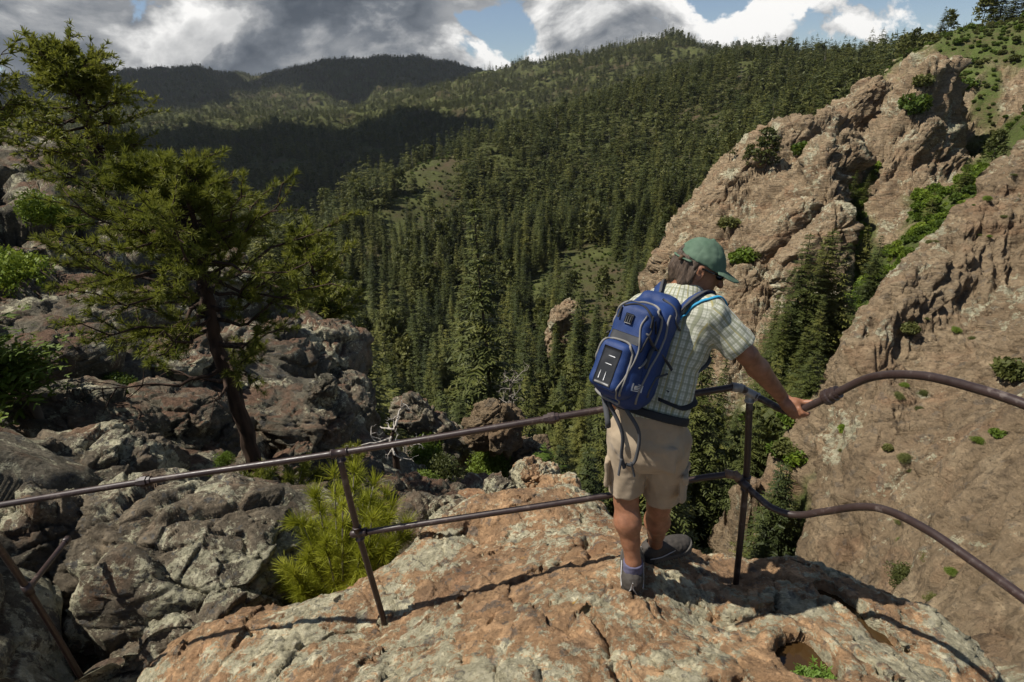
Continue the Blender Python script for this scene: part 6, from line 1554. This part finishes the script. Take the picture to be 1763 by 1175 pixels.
strap('webbing', [Y(1070, 790, 1.957), Y(1067, 806, 1.955), Y(1065, 818, 1.955)], .009, M_GREYW, pack, .6); strap('webbing', [Y(1086, 797, 1.95), Y(1090, 810, 1.95), Y(1092, 820, 1.95)], .008, M_GREYW, pack, .6)
strap('webbing', [pk(-.09, -.02, -.21), Y(1046, 722, 2.03), Y(1047, 736, 2.03)], .012, M_GREYW, pack, .6)
tag(pack, 'blue hiking backpack with grey piping and a black panel, worn on the hiker\'s back', 'backpack')
print('person', round(time.time() - T00, 1))
# ------------------------------------------------------------------ water and plant in the rock basins
wm = NT('brown_water'); wm.bsdf(c3(.040, .022, .008), .06, wm.bump(wm.noise(wm.pos(), 30, 3, .5), .06, .004), .5); M_WAT = wm.m
def pool(name, c, rx, ry, z, kind='structure'):
    a = np.linspace(0, 2 * np.pi, 40, endpoint=False); v = np.c_[c[0] + rx * np.cos(a), c[1] + ry * np.sin(a), np.full(40, z)]; v = np.r_[v, [[c[0], c[1], z]]]
    o = link(name, mesh_np(name, v, np.c_[np.arange(40), (np.arange(40) + 1) % 40, np.full(40, 40)], mats=[M_WAT])); tag(o, kind=kind)
pool('pool_water', POT1[:2], .165, .165, POT1[2] - .115)
pc = np.mean(np.array(POT2), 0); B = MB(); pl_ = np.array(POT2); 
pz = float(np.mean(FGF(pl_))) - .095
dq = pl_[-1] - pl_[0]; dq /= np.linalg.norm(dq); dn = np.array([-dq[1], dq[0]]); V_ = []
for q in np.r_[[pl_[0] - dq * .09], pl_, [pl_[-1] + dq * .09]]: V_ += [[*(q + dn * .09), pz], [*(q - dn * .09), pz]]
f_ = [[2 * i, 2 * i + 1, 2 * i + 3, 2 * i + 2] for i in range(len(V_) // 2 - 1)]
tag(link('pool_water', mesh_np('pool_water', np.array(V_), np.array(f_), mats=[M_WAT])), kind='structure')
def basin_plant():
    g = np.random.default_rng(4); base = np.array([POT1[0], POT1[1] - .065, POT1[2] - .125]); root = empty('basin_plant', base); B = MB(); C, U, W = [], [], []
    for i in range(110):
        a = g.uniform(0, 6.28); rr = g.uniform(0, 1) ** .6; o = np.array([math.cos(a) * .075 * rr, math.sin(a) * .036 * rr, 0])
        tip = o * 1.25 + np.array([0, 0, g.uniform(.035, .075)]) + g.normal(0, .012, 3); B.tube([o, (o + tip) / 2 + g.normal(0, .006, 3), tip], [.0022, .0018, .001], 4, cap=False)
        for k in range(16):
            t = g.uniform(.25, 1.0); c = o + (tip - o) * t; th = g.uniform(0, 6.28); d = np.array([math.cos(th), math.sin(th), g.uniform(.2, 1.1)]); d /= np.linalg.norm(d); s = np.cross(d, [0, 0, 1]); s /= np.linalg.norm(s)
            L = g.uniform(.007, .012); C.append(c + d * L); U.append(d * L); W.append(s * L * .34)
    V, f = quads(np.array(C), np.array(U), np.array(W)); link('leaves', mesh_np('leaves', V, f, False, mats=[M_SAP2]), root); B.build('stem', M_SAP2, root)
    tag(root, 'small bright green leafy plant growing in the round water basin of the rock', 'plant')
M_SAP2 = leaf_mat('basin_leaves', (.08, .14, .015), (.12, .20, .03), (.20, .29, .05), .3, .2, 14.)
basin_plant()
print('done', round(time.time() - T00, 1))
# ------------------------------------------------------------------ the air between here and the far hills
hz = bpy.data.materials.new('haze'); hz.use_nodes = True; t_ = hz.node_tree; t_.nodes.clear()
o_ = t_.nodes.new('ShaderNodeOutputMaterial'); v_ = t_.nodes.new('ShaderNodeVolumePrincipled')
v_.inputs['Color'].default_value = (.78, .83, .91, 1); v_.inputs['Density'].default_value = 3.4e-5; v_.inputs['Anisotropy'].default_value = .3
t_.links.new(v_.outputs[0], o_.inputs['Volume'])
zt = max(float(VG[..., 2].max()), float(CG[..., 2].max())) + 45; zb = float(VG[..., 2].min()) - 40
B = MB(); B.box((0, 2850, (zt + zb) / 2), (12400, 5900, zt - zb)); hb_ = B.build('haze', hz, smooth=False); tag(hb_, 'thin bluish air in front of the far hills', 'haze', None, 'stuff')

# unseen clouds added above the frame to shade the far hills and valley
N = NT('shade_cloud_white'); N.bsdf(c3(.85, .86, .88), 1.0, None, 0.); M_SHADE_CLOUD = N.m
def shade_cloud(c, sz, seed):
    nu, nv = 90, 60; u = np.linspace(0, 2 * np.pi, nu, endpoint=False); v = np.linspace(-np.pi / 2, np.pi / 2, nv); U, V = np.meshgrid(u, v, indexing='ij')
    d = np.stack([np.cos(V) * np.cos(U), np.cos(V) * np.sin(U), np.sin(V)], -1).reshape(-1, 3)
    k = 1 + .55 * fbm(d * 3.0, 5, seed=seed); p = d * k[:, None] * np.array(sz)
    o = link('shade_cloud', mesh_np('shade_cloud', p, grid_faces(nu, nv, True), mats=[M_SHADE_CLOUD]), None, c); tag(o, 'one of the unseen clouds added to shade the far hills and valley', 'shade_cloud', None, 'stuff')
shade_cloud((-3100, 2750, 1750), (950, 850, 110), 61); shade_cloud((-1350, 3450, 1800), (900, 800, 120), 65); shade_cloud((-2100, 4300, 1800), (900, 500, 100), 66); shade_cloud((-1150, 1060, 1200), (370, 420, 60), 67)
